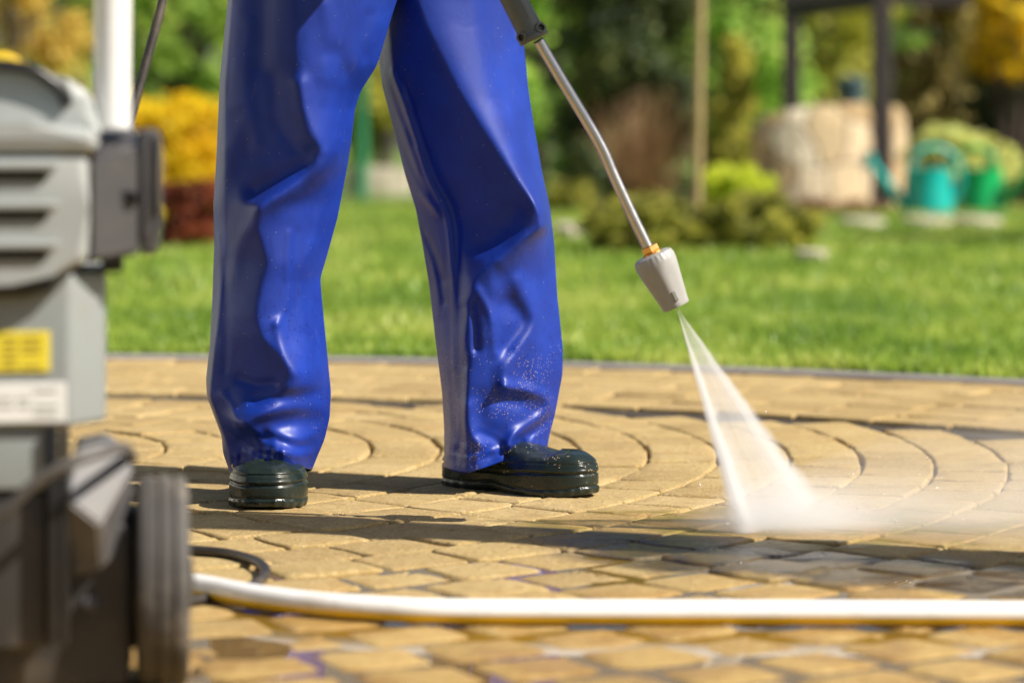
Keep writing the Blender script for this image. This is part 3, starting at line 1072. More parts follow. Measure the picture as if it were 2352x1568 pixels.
def skin_body():
    pts = {'pelvis': ((-0.20, 4.24, 0.93), 0.15), 'waist': ((-0.20, 4.24, 1.06), 0.14), 'chest': ((-0.20, 4.20, 1.28), 0.165), 'neck': ((-0.20, 4.16, 1.48), 0.06),
           'chin': ((-0.20, 4.12, 1.56), 0.075), 'head': ((-0.20, 4.10, 1.66), 0.095), 'crown': ((-0.20, 4.11, 1.74), 0.06),
           'sl': ((-0.40, 4.18, 1.41), 0.075), 'el': ((-0.50, 4.10, 1.15), 0.05), 'wl': ((-0.28, 3.86, 1.06), 0.034), 'hl': ((-0.22, 3.83, 1.02), 0.032),
           'sr': ((0.0, 4.18, 1.41), 0.075), 'er': ((0.12, 3.98, 1.24), 0.05), 'wr': ((-0.02, 3.82, 1.00), 0.034), 'hr': ((-0.075, 3.815, 0.94), 0.032)}
    names = list(pts)
    E = [('pelvis', 'waist'), ('waist', 'chest'), ('chest', 'neck'), ('neck', 'chin'), ('chin', 'head'), ('head', 'crown'), ('chest', 'sl'), ('sl', 'el'), ('el', 'wl'), ('wl', 'hl'),
         ('chest', 'sr'), ('sr', 'er'), ('er', 'wr'), ('wr', 'hr')]
    V = [Vector(pts[k][0]) for k in names]
    rad = [pts[k][1] for k in names]
    Ed = [(names.index(a), names.index(b)) for a, b in E]
    for hand, c0 in (('hl', 1), ('hr', 1)):
        hi = names.index(hand)
        h = V[hi]
        for f, ln in enumerate((0.9, 1.0, 1.05, 0.95)):
            p1 = h + Vector((0.03 + 0.004 * f, -0.012 - 0.018 * 0, 0.03 - 0.02 * f))
            p2 = p1 + Vector((0.012, -0.026 * ln, -0.012))
            p3 = p2 + Vector((-0.016, -0.010 * ln, -0.02))
            b = len(V)
            V += [p1, p2, p3]; rad += [0.009, 0.0085, 0.0075]
            Ed += [(hi, b), (b, b + 1), (b + 1, b + 2)]
        b = len(V)
        V += [h + Vector((-0.012, -0.03, 0.015)), h + Vector((0.008, -0.05, 0.01))]; rad += [0.011, 0.009]
        Ed += [(hi, b), (b, b + 1)]
    me = bpy.data.meshes.new('m')
    me.from_pydata([tuple(v) for v in V], Ed, [])
    o = link('body', me, M['skin'], person)
    sk_ = o.modifiers.new('skin', 'SKIN')
    for i, sv in enumerate(me.skin_vertices[0].data):
        sv.radius = (rad[i], rad[i]); sv.use_root = (i == 0)
    o.modifiers.new('sub', 'SUBSURF').levels = 1
    o.modifiers['sub'].render_levels = 2
    # jacket: slightly larger shell over torso and arms
    keep = ['pelvis', 'waist', 'chest', 'neck', 'sl', 'el', 'wl', 'sr', 'er', 'wr']
    me2 = bpy.data.meshes.new('m')
    me2.from_pydata([pts[k][0] for k in keep], [(keep.index(a), keep.index(b)) for a, b in E if a in keep and b in keep], [])
    j = link('jacket', me2, M['jacket'], person)
    j.modifiers.new('skin', 'SKIN')
    for i, sv in enumerate(me2.skin_vertices[0].data):
        rr = pts[keep[i]][1] + 0.014
        sv.radius = (rr, rr); sv.use_root = (i == 0)
    j.modifiers.new('sub', 'SUBSURF').levels = 1
    j.modifiers['sub'].render_levels = 2
    bm = bmesh.new()
    b_lathe(bm, [(0.105, -0.01), (0.108, 0.03), (0.098, 0.07), (0.06, 0.10), (0.01, 0.112)], Matrix.Translation((-0.20, 4.125, 1.665)), 24)
    link('hair', done(bm, True, 60), M['hair'], person)


skin_body()

# ------------------------------------------------------------------ spray lance (held, so a thing of its own)
YG = 3.82
lance = empty('spray_lance', at(1500, 560, YG), 'grey spray lance with bent steel tube and brass nut, held by the person', 'spray lance')


def lp(px, py, dy=0.0):
    return at(px, py, YG + dy)


tube_path = spline([lp(1236, 92), lp(1268, 147), lp(1305, 209), lp(1342, 270), lp(1368, 314), lp(1388, 352), lp(1404, 390), lp(1422, 430), lp(1458, 507), lp(1494, 580)], 80)
link('tube', tube_me(tube_path, 0.0074, 20), M['steel'], lance)
# grip: tapered plastic handle, flange with screws
gdir = (lp(1228, 92) - lp(1080, -195)).normalized()
g0 = lp(1080, -195)
glen = (lp(1228, 92) - g0).length
bm = bmesh.new()
b_lathe(bm, [(0.016, 0), (0.0185, 0.01), (0.0180, glen * 0.5), (0.0182, glen * 0.80), (0.0184, glen * 0.86), (0.0184, glen * 0.93), (0.0200, glen * 0.955), (0.0214, glen * 0.965), (0.0214, glen * 0.992), (0.0200, glen)],
        frame_to(g0, gdir), 40, lambda a, z: 1 + 0.03 * math.cos(2 * a))
grip = link('grip', done(bm, True, 50), M['grip'], lance)
fl = frame_to(g0, gdir)
side = (fl.to_3x3() @ Vector((1, 0, 0)))
acr = gdir.cross(Vector((0, 1, 0))).normalized()      # across the grip in the picture
for sgn in (1, -1):
    bm = bmesh.new()
    c = g0 + gdir * (glen * 0.945) + acr * (0.0125 * sgn) + Vector((0, -0.0125, 0))
    b_lathe(bm, [(0.0075, -0.012), (0.0080, 0.0), (0.0072, 0.006), (0.0048, 0.0065), (0.0044, 0.001), (0.0002, 0.001)], frame_to(c, Vector((0, -1, 0)) + acr * sgn * 0.5), 20)
    link('screw_boss', done(bm, True, 50), M['grip'], grip)
    bm = bmesh.new()
    b_lathe(bm, [(0.0042, 0.0012), (0.0040, 0.0022), (0.0015, 0.0026)], frame_to(c, Vector((0, -1, 0)) + acr * sgn * 0.5), 16)
    link('screw', done(bm, True, 50), M['mblack'], grip)
# small raised plate on the grip
bm = bmesh.new()
pc = g0 + gdir * (glen * 0.76) + Vector((0, -0.0176, 0)) + acr * 0.003
rot = Matrix((acr, Vector((0, 1, 0)), -gdir)).transposed()
b_box(bm, pc, (0.009, 0.002, 0.032), 0.0008, rot)
link('plate', done(bm), M['grip'], grip)
# trigger gun behind the grip
bm = bmesh.new()
bd = (lp(960, -330, -0.02) - g0).normalized()
b_lathe(bm, [(0.018, 0), (0.022, 0.02), (0.021, 0.12), (0.024, 0.17), (0.016, 0.19)], frame_to(g0 - bd * 0.005, bd), 28)
link('trigger_body', done(bm, True, 50), M['mblack'], lance)
# brass nut
ndir = (lp(1554, 702) - lp(1494, 575)).normalized()
bm = bmesh.new()
p0 = lp(1490, 564)
b_lathe(bm, [(0.0112, 0), (0.0128, 0.0015), (0.0128, 0.0085), (0.0112, 0.010), (0.0112, 0.022)], frame_to(p0, ndir), 6)
b_lathe(bm, [(0.0115, 0.0098), (0.0140, 0.0102), (0.0140, 0.0122), (0.0115, 0.0126)], frame_to(p0, ndir), 32)
link('nut', done(bm), M['brass'], lance)
# nozzle head
n0 = lp(1497, 584)
nl = (lp(1552, 705) - n0).length


def nmod(a, z):
    t = z / nl
    f = 1.0
    if 0.02 < t < 0.16: f -= 0.022 * (math.cos(a * 24) > 0.3)
    if 0.3 < t < 0.97: f += 0.022 * math.cos(6 * a)
    return f


bm = bmesh.new()
b_lathe(bm, [(0.0215, 0.0), (0.0268, 0.003), (0.0285, 0.008), (0.0285, nl * 0.16), (0.0285, nl * 0.20), (0.0275, nl * 0.32), (0.0258, nl * 0.45), (0.0236, nl * 0.62), (0.0212, nl * 0.80), (0.0196, nl * 0.92), (0.0196, nl * 0.965), (0.0185, nl), (0.0125, nl * 0.998), (0.0115, nl * 0.93), (0.003, nl * 0.925)],
        frame_to(n0, ndir), 144, nmod)
nz = link('nozzle', done(bm, True, 35), M['nozzle'], lance)
bm = bmesh.new()
b_lathe(bm, [(0.0045, nl * 0.90), (0.0045, nl * 0.985), (0.0030, nl * 0.99)], frame_to(n0, ndir), 20)
link('nozzle_tip', done(bm, True, 40), M['steel'], nz)
bm = bmesh.new()
for sgn, t in ((-0.62, 0.8),):
    c = n0 + ndir * (nl * t) + Vector((0, -0.0215, 0)) + ndir.cross(Vector((0, 1, 0))).normalized() * 0.004
    b_box(bm, c, (0.006, 0.004, 0.014), 0.0012, Matrix((ndir.cross(Vector((0, 1, 0))).normalized(), Vector((0, 1, 0)), -ndir)).transposed())
link('index_mark', done(bm), M['nozzle'], nz)

# ------------------------------------------------------------------ water jet and mist
TIP = n0 + ndir * (nl * 0.985)


def mat_jet(length, k1, k2):
    k = NT('water_spray')
    v = k.obj()
    x, y, z = k.sep(v)
    zc = k.math('MAXIMUM', z, 0.012)
    u = k.math('DIVIDE', x, k.math('MULTIPLY', zc, k1))       # -1..1 across the fan
    q = k.math('DIVIDE', y, k.math('MULTIPLY', zc, k2))
    cv0 = k.n('CombineXYZ'); k.l(k.math('MULTIPLY', u, 2.5), cv0.inputs[0]); k.l(k.math('MULTIPLY', z, 26.0), cv0.inputs[2])
    u = k.math('ADD', u, k.math('MULTIPLY', k.math('SUBTRACT', k.noise(cv0.outputs[0], 1.0, 4, 0.65), 0.5), 0.38))
    # heavy strand on one edge, lighter on the other, thin sheet between
    e1 = k.math('SUBTRACT', u, -0.66); e1 = k.math('EXPONENT', k.math('MULTIPLY', k.math('MULTIPLY', e1, e1), -42.0))
    e2 = k.math('SUBTRACT', u, 0.62); e2 = k.math('EXPONENT', k.math('MULTIPLY', k.math('MULTIPLY', e2, e2), -24.0))
    mid = k.rng(k.math('ABSOLUTE', u), 0.95, 0.5)
    prof = k.math('ADD', k.math('ADD', k.math('MULTIPLY', e1, 1.5), k.math('MULTIPLY', e2, 0.70)), k.math('MULTIPLY', mid, 0.32))
    fall = k.math('EXPONENT', k.math('MULTIPLY', k.math('MULTIPLY', q, q), -3.0))
    cv = k.n('CombineXYZ'); k.l(k.math('MULTIPLY', u, 11.0), cv.inputs[0]); k.l(k.math('MULTIPLY', q, 2.0), cv.inputs[1]); k.l(k.math('MULTIPLY', z, 3.0), cv.inputs[2])
    st = k.rng(k.noise(cv.outputs[0], 1.0, 3, 0.6), 0.3, 0.7, 0.45, 1.3, False)
    dens = k.math('MULTIPLY', k.math('MULTIPLY', prof, fall), st)
    dens = k.math('MULTIPLY', dens, k.math('DIVIDE', JET_D, k.math('ADD', z, 0.05)))
    p = k.n('VolumePrincipled')
    p.inputs['Color'].default_value = (1, 1, 1, 1)
    k.l(dens, p.inputs['Density'])
    p.inputs['Anisotropy'].default_value = 0.0
    return k.end(p, True)


JET_D = 36.0
A = gnd(1712, 1222); Bp = gnd(1872, 1198)
mid = (A + Bp) / 2
jz = (mid - TIP)
jl = jz.length + 0.004
jzn = jz.normalized()
jx = (Bp - A).normalized()
jx = (jx - jzn * jx.dot(jzn)).normalized()
jy = jzn.cross(jx)
k1 = (Bp - A).length * 0.72 / jl
k2 = 0.055
bm = bmesh.new()
n = 32
rows = []
for z in (0.0, 0.02, 0.1, 0.2, jl):
    rows.append([bm.verts.new((max(z * k1, 0.003) * math.cos(2 * math.pi * i / n), max(z * k2, 0.003) * math.sin(2 * math.pi * i / n), z)) for i in range(n)])
for a_, b_ in zip(rows[:-1], rows[1:]):
    for i in range(n): bm.faces.new((a_[i], a_[(i + 1) % n], b_[(i + 1) % n], b_[i]))
bm.faces.new(rows[0][::-1]); bm.faces.new(rows[-1])
jet = link('water_jet', done(bm), mat_jet(jl, k1, k2))
Mj = Matrix((jx, jy, jzn)).transposed().to_4x4()
jet.matrix_world = Matrix.Translation(TIP) @ Mj
tag(jet, 'white fan of water spray shooting from the nozzle onto the paving', 'water spray', kind='stuff')


def mat_mist():
    k = NT('water_mist')
    v = k.obj()
    x, y, z = k.sep(v)       # object origin at the impact, x along the throw
    mp = k.n('Mapping'); k.l(v, mp.inputs[0]); mp.inputs['Scale'].default_value = (0.45, 1.0, 1.6)
    n = k.noise(mp.outputs[0], 11, 4, 0.6)
    # height of the cloud grows away from the impact
    xx = k.math('MAXIMUM', k.math('ADD', x, 0.05), 0.0)
    hgt = k.math('ADD', k.math('MULTIPLY', xx, 0.20), 0.018)
    fz = k.math('EXPONENT', k.math('MULTIPLY', k.math('DIVIDE', z, hgt), -1.6))
    wy = k.math('ADD', k.math('MULTIPLY', xx, 0.42), 0.045)
    qy = k.math('DIVIDE', y, wy)
    fy = k.math('EXPONENT', k.math('MULTIPLY', k.math('MULTIPLY', qy, qy), -1.5))
    fx = k.math('EXPONENT', k.math('MULTIPLY', xx, -4.8))
    fx = k.math('MULTIPLY', fx, k.rng(x, -0.07, 0.05))
    fx = k.math('MULTIPLY', fx, k.rng(x, 1.05, 0.6))
    d = k.math('MULTIPLY', k.math('MULTIPLY', fz, fy), fx)
    d = k.math('MULTIPLY', d, k.rng(n, 0.35, 0.65, 0.25, 1.5, False))
    d = k.math('MULTIPLY', d, 17.0)
    far = k.math('MULTIPLY', k.math('EXPONENT', k.math('DIVIDE', z, -0.085)), k.math('MULTIPLY', k.math('EXPONENT', k.math('MULTIPLY', xx, -1.6)), k.math('MULTIPLY', k.rng(x, -0.05, 0.25), k.rng(x, 1.08, 0.7))))
    far = k.math('MULTIPLY', far, k.rng(n, 0.3, 0.7, 0.5, 1.4, False))
    d = k.math('ADD', d, k.math('MULTIPLY', far, 1.7))
    rr_ = k.math('ADD', k.math('POWER', k.math('DIVIDE', k.math('SUBTRACT', x, 0.035), 0.085), 2.0), k.math('POWER', k.math('DIVIDE', y, 0.07), 2.0))
    core = k.math('MULTIPLY', k.math('EXPONENT', k.math('MULTIPLY', rr_, -1.0)), k.math('EXPONENT', k.math('DIVIDE', z, -0.022)))
    d = k.math('ADD', d, k.math('MULTIPLY', core, 50.0))
    p = k.n('VolumePrincipled')
    p.inputs['Color'].default_value = (1, 1, 1, 1)
    k.l(d, p.inputs['Density'])
    return k.end(p, True)


bm = bmesh.new()
rows = []
for x, wy, hz in ((-0.13, 0.03, 0.015), (-0.05, 0.10, 0.05), (0.05, 0.16, 0.08), (0.3, 0.30, 0.17), (0.7, 0.45, 0.28), (1.1, 0.55, 0.34)):
    rows.append([bm.verts.new((x, wy * math.cos(a), 0.004 + max(0, hz * math.sin(a)))) for a in [math.pi * i / 20 for i in range(21)]])
for a_, b_ in zip(rows[:-1], rows[1:]):
    m_ = len(a_)
    for i in range(m_): bm.faces.new((a_[i], a_[(i + 1) % m_], b_[(i + 1) % m_], b_[i]))
bm.faces.new(rows[0][::-1]); bm.faces.new(rows[-1])
mist = link('water_mist', done(bm), mat_mist())
mist.location = (mid.x - 0.02, mid.y - 0.015, 0)
mist.rotation_euler = (0, 0, R(3))
tag(mist, 'low white mist of rebounding water drifting right over the paving', 'water mist', kind='stuff')

# film of water standing in the joints of the near paving
def puddle_me():
    n = 72
    V = []
    for i in range(n):
        a = 2 * math.pi * i / n
        r = 1 + 0.14 * math.sin(3 * a + 1) + 0.08 * math.sin(7 * a) + 0.05 * math.sin(13 * a + 2)
        V.append((0.30 + 0.78 * r * math.cos(a), 3.02 + 0.56 * r * math.sin(a), -0.0021))
    V.append((0.30, 3.02, -0.0021))
    return mk(V, None, [(i, (i + 1) % n, n) for i in range(n)], False)


kp = NT('muddy_water_film')
vp = kp.obj()
npz = kp.noise(vp, 40, 3)
tag(link('puddle', puddle_me(), kp.end(kp.princ(kp.mix(kp.noise(vp, 8, 3), (0.26, 0.15, 0.028), (0.12, 0.08, 0.02)), 0.03, 0, kp.bump(npz, 0.04, 0.002)))), kind='structure')


# splash: single drops thrown up around the impact
def drops():
    g = np.random.default_rng(17)
    bm = bmesh.new()
    for i in range(260):
        a = g.normal(0.1, 0.9)
        r = min(abs(g.normal(0, 0.075)), 0.16) + 0.01
        p = Vector((mid.x + r * math.cos(a) * 1.5, mid.y + r * math.sin(a) * 0.7 - 0.01, 0.003 + abs(g.normal(0, 0.035)) * (0.3 + r * 6)))
        d = Vector((math.cos(a) * 1.2, math.sin(a), g.normal(0.5, 0.5))).normalized()
        rad = 0.0003 + 0.0008 * g.random() ** 3
        m_ = frame_to(p, d) @ Matrix.Diagonal((1, 1, 1.0 + 2.5 * g.random(), 1))
        bmesh.ops.create_icosphere(bm, subdivisions=1, radius=rad, matrix=m_)
    return done(bm, True, 80)


kd = NT('water_drop')
pd = kd.princ((0.92, 0.92, 0.92), 0.15, 0)
tag(link('water_droplets', drops(), kd.end(pd)), 'scattered water drops thrown up where the jet hits the paving', 'water drops', kind='stuff')

# ------------------------------------------------------------------ hoses on the ground
HR = 0.0135
hp = [gnd(250, 1352), gnd(440, 1372), gnd(580, 1398), gnd(720, 1416), gnd(880, 1428), gnd(1050, 1434), gnd(1400, 1436), gnd(1800, 1437), gnd(2352, 1440), gnd(2900, 1446)]
hp = [Vector((p.x, p.y, HR + 0.001)) for p in hp]
path = spline(hp, 160)
V, Q, T = tube_np(path, HR, 24)
me = mk(V, Q, T)
att = me.attributes.new('around', 'FLOAT', 'POINT')
vals = []
for i in range(len(path)):
    for k in range(24):
        vals.append(0.5 - 0.5 * math.cos(2 * math.pi * k / 24))
vals += [0.5, 0.5]
att.data.foreach_set('value', vals)
tag(link('garden_hose', me, M['hose']), 'white garden hose with yellow underside lying across the paving', 'hose')

hb = [at(424, -290, 3.68), at(398, -130, 3.66), at(374, 0, 3.64), at(338, 135, 3.62), at(301, 270, 3.60), at(262, 405, 3.58), at(215, 560, 3.56), at(165, 740, 3.54), at(120, 960, 3.52), Vector((-0.66, 3.50, 0.02)),
      Vector((-0.62, 3.62, 0.008)), gnd(360, 1275) + Vector((0, 0, 0.008)), gnd(450, 1278) + Vector((0, 0, 0.008)), gnd(530, 1286) + Vector((0, 0, 0.008)), gnd(590, 1305) + Vector((0, 0, 0.008)), gnd(610, 1330) + Vector((0, 0, 0.008)), gnd(570, 1362) + Vector((0, 0, 0.007)),
      gnd(420, 1395) + Vector((0, 0, 0.007)), gnd(250, 1420) + Vector((0, 0, 0.03)), Vector((-0.44, 2.82, 0.12))]
tag(link('pressure_hose', tube_me(spline(hb, 380), 0.0062, 14), M['hose_black']), 'thin black pressure hose rising behind the machine and looping on the paving', 'hose')

# ------------------------------------------------------------------ pressure washer (left, close)
YM = 2.60
KM = FPX / YM


def mx(px): return (px - HX) / KM


def mz(py): return CAMH - (py - HY) / KM


def mm(px): return 2 * -0.49 - mx(px)     # mirrored about the machine's middle


washer = empty('pressure_washer', (-0.49, 2.74, 0), 'grey wheeled pressure washer with vented hood and upright white handle', 'pressure washer')

# lower body with chamfered front corners
bm = bmesh.new()
pl = [(mm(160), YM), (mx(160), YM), (mx(236), YM + 0.05), (mx(240), YM + 0.06), (mx(240), YM + 0.26), (mm(240), YM + 0.26), (mm(240), YM + 0.06)]
b_prismz(bm, pl, mz(985), mz(630), 0.006)
body = link('body', done(bm, True, 35), M['mgrey2'], washer)
bm = bmesh.new()
b_box(bm, ((mx(113) + mx(-70)) / 2, YM - 0.0012, (mz(762) + mz(855)) / 2), (mx(113) - mx(-70), 0.002, mz(762) - mz(855)), 0.0008)
st = link('warning_sticker', done(bm), M['label_yellow'], body)
bm = bmesh.new()
for i in range(5):
    for (a_, b_) in ((-50, -8), (8, 40), (52, 95)):
        if i == 3 and a_ == 52: continue
        b_box(bm, ((mx(a_) + mx(b_)) / 2, YM - 0.0027, mz(776 + i * 16)), (mx(b_) - mx(a_), 0.001, 0.0022))
link('print', done(bm), M['print'], st)
bm = bmesh.new()
b_box(bm, ((mx(150) + mx(-110)) / 2, YM - 0.0012, (mz(880) + mz(972)) / 2), (mx(150) - mx(-110), 0.002, mz(880) - mz(972)), 0.0008)
st = link('rating_sticker', done(bm), M['label_white'], body)
bm = bmesh.new()
for i in range(4):
    for (a_, b_) in ((-90, -30), (-15, 30), (42, 70), (80, 130)):
        if (i + a_) % 3 == 0: continue
        b_box(bm, ((mx(a_) + mx(b_)) / 2, YM - 0.0027, mz(896 + i * 18)), (mx(b_) - mx(a_), 0.001, 0.002))
link('print', done(bm), M['print_grey'], st)

# vent panel
bm = bmesh.new()
pts = [(mx(200), mz(350)), (mx(204), mz(480)), (mx(200), mz(600)), (mx(120), mz(632)), (mx(30), mz(652)), (mx(-55), mz(657)), (mm(30), mz(652)), (mm(120), mz(632)), (mm(200), mz(600)), (mm(204), mz(480)), (mm(200), mz(350))]
b_prism(bm, pts, YM - 0.03, YM + 0.26, 0.010)
panel = link('vent_panel', done(bm, True, 30), M['mgrey'], washer)
for py in (402, 492, 582):
    bm = bmesh.new()
    x0, x1 = mm(108), mx(108)
    b_box(bm, ((x0 + x1) / 2, YM - 0.0305, mz(py)), (x1 - x0, 0.004, 0.0105), 0.0018)
    link('vent_slot', done(bm), M['mblack'], panel)
    bm = bmesh.new()
    x0, x1 = mm(132), mx(132)
    b_prism(bm, [(x0, mz(py - 28)), (x1, mz(py - 30)), (x1 + 0.002, mz(py - 20)), (x1 - 0.004, mz(py - 13)), (x0, mz(py - 13))], YM - 0.040, YM - 0.026, 0.003, 2)
    link('louvre', done(bm, True, 30), M['mgrey'], panel)
# dark under-edge
bm = bmesh.new()
b_prism(bm, [(mx(128), mz(640)), (mx(118), mz(668)), (mx(60), mz(680)), (mm(60), mz(684)), (mm(118), mz(668)), (mm(128), mz(640))], YM - 0.018, YM + 0.2, 0.004, 2)
link('under_edge', done(bm, True, 30), M['mblack'], washer)

# hood
bm = bmesh.new()
hoodp = [(mx(232), mz(352)), (mx(230), mz(305)), (mx(216), mz(240)), (mx(196), mz(200)), (mx(150), mz(178)), (mx(90), mz(160)), (mx(0), mz(145)), (mm(0), mz(145)), (mm(90), mz(160)), (mm(150), mz(178)), (mm(196), mz(200)), (mm(216), mz(240)), (mm(230), mz(305)), (mm(232), mz(352))]
b_prism(bm, hoodp, YM + 0.02, YM + 0.28, 0.016, 4)
hood = link('hood', done(bm, True, 30), M['mgrey'], washer)
bm = bmesh.new()
b_prism(bm, [(mx(226), mz(350)), (mx(222), mz(312)), (mx(205), mz(292)), (mx(60), mz(284)), (mm(60), mz(284)), (mm(205), mz(292)), (mm(222), mz(312)), (mm(226), mz(350))], YM - 0.036, YM + 0.05, 0.012, 4)
link('hood_rim', done(bm, True, 30), M['mgrey'], hood)
link('trim_band', tube_me(spline([(mm(150), YM + 0.016, mz(232)), (mm(120), YM + 0.014, mz(186)), (mm(70), YM + 0.012, mz(160)), (mx(-55), YM + 0.012, mz(148)), (mx(60), YM + 0.012, mz(157)), (mx(112), YM + 0.014, mz(184)), (mx(142), YM + 0.016, mz(212)), (mx(152), YM + 0.018, mz(240))], 70), 0.0058, 10), M['mblack'], hood)
bm = bmesh.new()
b_prism(bm, [(mx(48), mz(150)), (mx(38), mz(128)), (mx(5), mz(117)), (mm(5), mz(117)), (mm(38), mz(128)), (mm(48), mz(150))], YM + 0.03, YM + 0.2, 0.006)
link('filler_cap', done(bm, True, 30), M['yellow'], hood)

# dark control box on the right side
bm = bmesh.new()
v = [Vector((mx(203), YM - 0.004, mz(374))), Vector((mx(324), YM + 0.016, mz(338))), Vector((mx(324), YM + 0.016, mz(586))), Vector((mx(203), YM - 0.004, mz(606))),
     Vector((mx(205), YM + 0.10, mz(292))), Vector((mx(328), YM + 0.10, mz(290))), Vector((mx(328), YM + 0.16, mz(586))), Vector((mx(203), YM + 0.16, mz(606)))]
bv = [bm.verts.new(p) for p in v]
for f in ((0, 1, 2, 3), (0, 4, 5, 1), (1, 5, 6, 2), (4, 7, 6, 5), (0, 3, 7, 4), (3, 2, 6, 7)):
    bm.faces.new([bv[i] for i in f])
bmesh.ops.bevel(bm, geom=list(bm.edges), offset=0.004, segments=2, affect='EDGES')
cbox = link('control_box', done(bm, True, 30), M['mdark'], washer)
bm = bmesh.new()
b_prism(bm, [(mx(320), mz(296)), (mx(352), mz(292)), (mx(370), mz(306)), (mx(375), mz(400)), (mx(373), mz(520)), (mx(362), mz(586)), (mx(320), mz(592))], YM + 0.02, YM + 0.15, 0.006, 3)
link('end_cap', done(bm, True, 30), M['mdark'], cbox)
bm = bmesh.new()
b_box(bm, (mx(332), YM + 0.018, mz(440)), (0.006, 0.010, mz(330) - mz(560)), 0.003)
b_box(bm, (mx(361), YM + 0.018, mz(400)), (0.006, 0.010, mz(310) - mz(490)), 0.003)
link('rib', done(bm, True, 30), M['mdark'], cbox)
bm = bmesh.new()
b_lathe(bm, [(0.0105, -0.004), (0.0105, 0.002), (0.007, 0.003), (0.006, 0.0)], frame_to((mx(290), YM + 0.0095, mz(456)), (-0.16, -1, 0)) @ Matrix.Diagonal((1.2, 0.62, 1, 1)), 24)
link('keyhole', done(bm, True, 40), M['mblack'], cbox)
bm = bmesh.new()
b_box(bm, (mx(256), YM + 0.07, mz(612)), (mx(281) - mx(230), 0.06, 0.016), 0.003)
link('bracket', done(bm), M['mblack'], cbox)

# handle: two uprights and a cross bar above
hx0, hx1 = mm(256), mx(256)
hpth = spline([(hx1, YM + 0.06, mz(300)), (hx1, YM + 0.06, mz(150)), (hx1, YM + 0.06, 0.80), (hx1 - 0.01, YM + 0.06, 0.90), (hx1 - 0.05, YM + 0.06, 0.94), (-0.49, YM + 0.06, 0.945), (hx0 + 0.05, YM + 0.06, 0.94), (hx0 + 0.01, YM + 0.06, 0.90), (hx0, YM + 0.06, 0.80), (hx0, YM + 0.06, mz(150)), (hx0, YM + 0.06, mz(300))], 120)
link('handle', tube_me(hpth, 0.0172, 28), M['alu'], washer)

